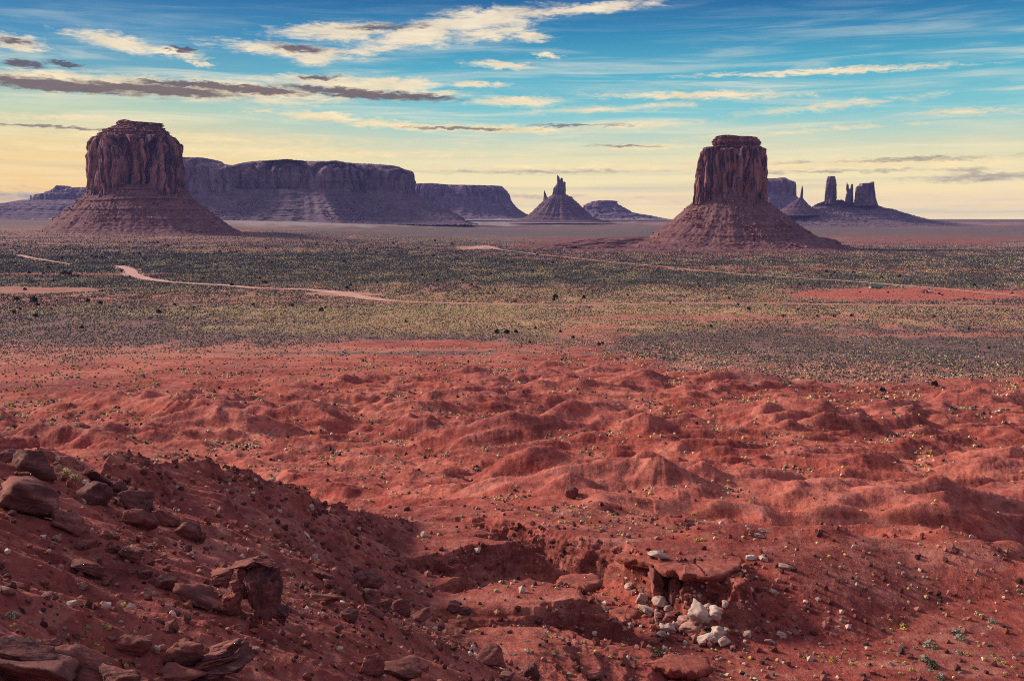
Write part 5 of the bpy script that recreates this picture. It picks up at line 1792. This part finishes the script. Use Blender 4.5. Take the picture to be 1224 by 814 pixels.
def build_cover():
    r = RNG
    # sagebrush of the flat: as far as single bushes can be told
    def wedge(n, d0, d1, pw=1.0):
        a = r.uniform(-.56, .56, n)
        d = (d0**pw+(d1**pw-d0**pw)*r.random(n))**(1/pw)
        return d*np.sin(a), d*np.cos(a), d, a

    def at(G, a, d):
        i = np.clip(np.searchsorted(GA, a), 0, len(GA)-1)
        j = np.clip(np.searchsorted(GR, d), 0, len(GR)-1)
        return G[i, j]
    n = 760000
    x, y, d, a = wedge(n, 430, 3600, .75)
    v = at(GVEG, a, d)*at(GFLAT, a, d)
    cl = .5+1.3*pn2(x/22, y/40, 90)+.7*pn2(x/80, y/160, 91)+.6*pn2(x/9, y/14, 92)
    keep = r.random(n) < np.clip(v*2.1*np.clip(cl+.45, .15, 1), 0, 1)*sstep(3800, 1500, d)
    for W in ROADS:
        keep &= line_d(x, y, W[0]) > W[1]*.55
    x, y, d = x[keep], y[keep], d[keep]
    z = zs(x, y)
    sz = r.uniform(.5, 1.5, len(x))*np.clip(d/850, .75, 2.6)
    px, py = to_px(x, y, z)
    yl = np.clip(.10+.5*pn2(x/60, y/120, 93)+.35*np.exp(-((py-375)/22)**2)*np.exp(-((px-620)/380)**2)-.25*np.exp(-((py-412)/24)**2)*(px > 730)-.2*np.exp(-((py-398)/20)**2)*(px < 330), .04, .6)
    T = pick([(.036, .038, .040), (.075, .074, .068), (.165, .148, .115)], [5, 3, 1.5], len(x))
    Ty = pick([(.52, .40, .16), (.36, .30, .15), (.58, .42, .27)], [3, 3, 1], len(x))
    m = r.random(len(x)) < yl
    T[m] = Ty[m]
    clumps('sagebrush', x, y, z, sz, sz*.55, T, M['tint'], 'grey and yellow sagebrush covering the wide valley flat', 'sagebrush', low=True)
    # low plants of the badlands: along the washes and thin elsewhere
    n = 230000
    x, y, d, a = wedge(n, 60, 580, 1.35)
    z = zs(x, y)
    e = np.clip(d*.06, 3, 14)
    low = (zs(x+e, y)+zs(x-e, y)+zs(x, y+e)+zs(x, y-e))/4-z
    slope = np.hypot(zs(x+1, y)-zs(x-1, y), zs(x, y+1)-zs(x, y-1))/2
    band = sstep(1.7, 2.7, grid_at(BADA, x, y))*(d > 120)
    pr = np.clip(.10+.35*sstep(.0, .5, low)+.85*band, 0, 1)*sstep(.5, .2, slope)*np.clip(.4+1.3*pn2(x/14, y/14, 96), .1, 1)
    pr *= np.where((x < -2) & (d < 112), .35, 1)
    keep = (r.random(n) < pr) & seen(x, y, z+.5)
    x, y, d, z = x[keep], y[keep], d[keep], z[keep]
    sz = r.uniform(.28, .72, len(x))*np.clip(d/170, .75, 1.9)
    T = pick([(.56, .41, .13), (.30, .26, .15), (.12, .11, .085), (.60, .45, .30), (.05, .042, .042)], [2.6, 2, 1.8, 2.8, 2.4], len(x))
    clumps('low_shrubs', x, y, z, sz, sz*.6, T, M['tint'], 'countless small dry shrubs dotted over the red badlands', 'shrubs')
    # gravel of the hill, of the banks and of the fall
    n = 75000
    x, y, d, a = wedge(n, 27, 135, 1.3)
    z = zs(x, y)
    slope = np.hypot(zs(x+.7, y)-zs(x-.7, y), zs(x, y+.7)-zs(x, y-.7))/1.4
    fall = np.exp(-((x-17)/7)**2-((y-93)/6)**2)
    pr = np.clip(.04+.5*sstep(.2, .6, slope)*(.25+.9*np.clip(pn2(x/5, y/5, 97)+.2, 0, 1))+.5*fall, 0, 1)
    keep = (r.random(n) < pr) & seen(x, y, z+.25)
    x, y, d, z = x[keep], y[keep], d[keep], z[keep]
    sz = (.08+.50*r.random(len(x))**2.8)*np.clip(d/60, .8, 1.5)
    T = pick([(.22, .07, .055), (.11, .04, .036), (.36, .16, .125), (.56, .39, .33)], [5, 3.2, 2.6, .75], len(x))
    clumps('gravel', x, y, z, sz, sz*r.uniform(.4, .8, len(x)), T, M['stone_tint'], 'loose red gravel and chips on the hillside and wash banks', 'gravel')


build_cover()


# ------------------------------------------------------------------ the homestead
def flat_mat(name, c, rough=.7):
    m, q, b = new_mat(name, rough, .3)
    P = q.n('ShaderNodeTexCoord').outputs['Object']
    q.put(b.inputs['Base Color'], q.mix(q.mapr(q.noise(P, 1.5, 4), .35, .65), c, tuple(v*.75 for v in c[:3])+(1,)))
    return m


def box_me(name, x0, x1, y0, y1, z0, z1, bev=.03):
    bm = bmesh.new()
    bmesh.ops.create_cube(bm, size=1)
    for v in bm.verts:
        v.co = Vector(((x0+x1)/2+v.co.x*(x1-x0), (y0+y1)/2+v.co.y*(y1-y0), (z0+z1)/2+v.co.z*(z1-z0)))
    bmesh.ops.bevel(bm, geom=bm.edges[:], offset=bev, segments=1, affect='EDGES')
    me = bpy.data.meshes.new(name)
    bm.to_mesh(me)
    bm.free()
    return me


def build_homestead():
    green, wallm = flat_mat('green_roof_sheet', (.06, .16, .11, 1)), flat_mat('tan_plaster', (.45, .36, .26, 1))
    dark, earth, white = flat_mat('dark_opening', (.03, .03, .035, 1)), flat_mat('earth_plaster', (.12, .045, .035, 1)), flat_mat('white_paint', (.8, .8, .8, 1), .4)
    rubber = flat_mat('rubber', (.02, .02, .02, 1))
    x, y, z = ground_at(1047, 344.5)
    t = thing('house', 'long low house with a green roof in the red clearing', 'house', (x, y, z-.2))
    link('wall', box_me('wall', -7, 7, -3, 3, 0, 2.6), wallm, t)
    bm = bmesh.new()
    vs = [bm.verts.new(p) for p in ((-7.5, -3.6, 2.6), (7.5, -3.6, 2.6), (7.5, 3.6, 2.6), (-7.5, 3.6, 2.6), (-7.5, 0, 4.2), (7.5, 0, 4.2))]
    for f in ((0, 1, 5, 4), (2, 3, 4, 5), (0, 4, 3), (1, 2, 5), (3, 2, 1, 0)):
        bm.faces.new([vs[i] for i in f])
    me = bpy.data.meshes.new('roof')
    bm.to_mesh(me)
    bm.free()
    link('roof', me, green, t)
    for wx in (-4.5, 4.2):
        link('window', box_me('window', wx-.6, wx+.6, -3.06, -2.99, .9, 1.9, .01), dark, t)
    link('door', box_me('door', -.5, .5, -3.06, -2.99, 0.02, 2.1, .01), dark, t)
    x, y, z = ground_at(1105, 350)
    t = thing('hogan', 'dark earthen dome hut beside a white van in the clearing', 'hut', (x, y, z-.2))
    V, T = ico(3)
    V = V*np.array((4.6, 4.4, 3.6))*(1+.05*fbm3(V[:, 0]*2, V[:, 1]*2, V[:, 2]*2, 3, 4))[:, None]
    V[:, 2] = np.maximum(V[:, 2], -.2)
    link('dome', mesh_np('dome', V, T), earth, t)
    link('door_frame', box_me('door_frame', -.9, .9, -4.7, -3.2, 0, 2.2), wallm, t)
    x, y, z = ground_at(1113, 350)
    t = thing('parked_van', 'white van parked right of the earthen dome hut', 'van', (x, y, z-.05))
    bm = bmesh.new()
    prof = [(-2.6, .35), (2.5, .35), (2.6, 1.0), (1.9, 1.25), (1.3, 2.1), (-2.5, 2.15), (-2.65, 1.2)]
    for sy in (-.95, .95):
        for p in prof:
            bm.verts.new((p[0], sy, p[1]))
    bm.verts.ensure_lookup_table()
    k = len(prof)
    bm.faces.new([bm.verts[i] for i in range(k)])
    bm.faces.new([bm.verts[k+i] for i in reversed(range(k))])
    for i in range(k):
        j = (i+1) % k
        bm.faces.new([bm.verts[j], bm.verts[i], bm.verts[k+i], bm.verts[k+j]])
    bmesh.ops.recalc_face_normals(bm, faces=bm.faces[:])
    me = bpy.data.meshes.new('body')
    bm.to_mesh(me)
    bm.free()
    link('body', me, white, t)
    for sy in (-.97, .95):
        link('side_window', box_me('side_window', -1.8, 1.1, sy, sy+.02, 1.3, 1.9, .005), dark, t)
    for wx in (-1.7, 1.7):
        for sy in (-.95, .95):
            bm = bmesh.new()
            bmesh.ops.create_cone(bm, cap_ends=True, segments=16, radius1=.36, radius2=.36, depth=.24, matrix=Matrix.Translation((wx, sy, .36)) @ Matrix.Rotation(math.pi/2, 4, 'X'))
            me = bpy.data.meshes.new('wheel')
            bm.to_mesh(me)
            bm.free()
            link('wheel', me, rubber, t)


build_homestead()


# ------------------------------------------------------------------ evening air
def build_haze():
    bm = bmesh.new()
    bmesh.ops.create_cube(bm, size=1)
    for v in bm.verts:
        v.co = Vector((v.co.x*36000, v.co.y*36000, -20 if v.co.z < 0 else 440))
    me = bpy.data.meshes.new('haze')
    bm.to_mesh(me)
    bm.free()
    m = bpy.data.materials.new('evening_haze')
    m.use_nodes = True
    q = NT(m.node_tree)
    v = q.n('ShaderNodeVolumePrincipled')
    v.inputs['Color'].default_value = (.30, .32, .85, 1)
    v.inputs['Density'].default_value = 2.7e-5
    v.inputs['Anisotropy'].default_value = .0
    q.t.links.new(v.outputs[0], q.n('ShaderNodeOutputMaterial').inputs['Volume'])
    o = link('haze', me, m)
    tag(o, 'thin blue violet evening haze over the valley', 'haze', None, 'stuff')


build_haze()
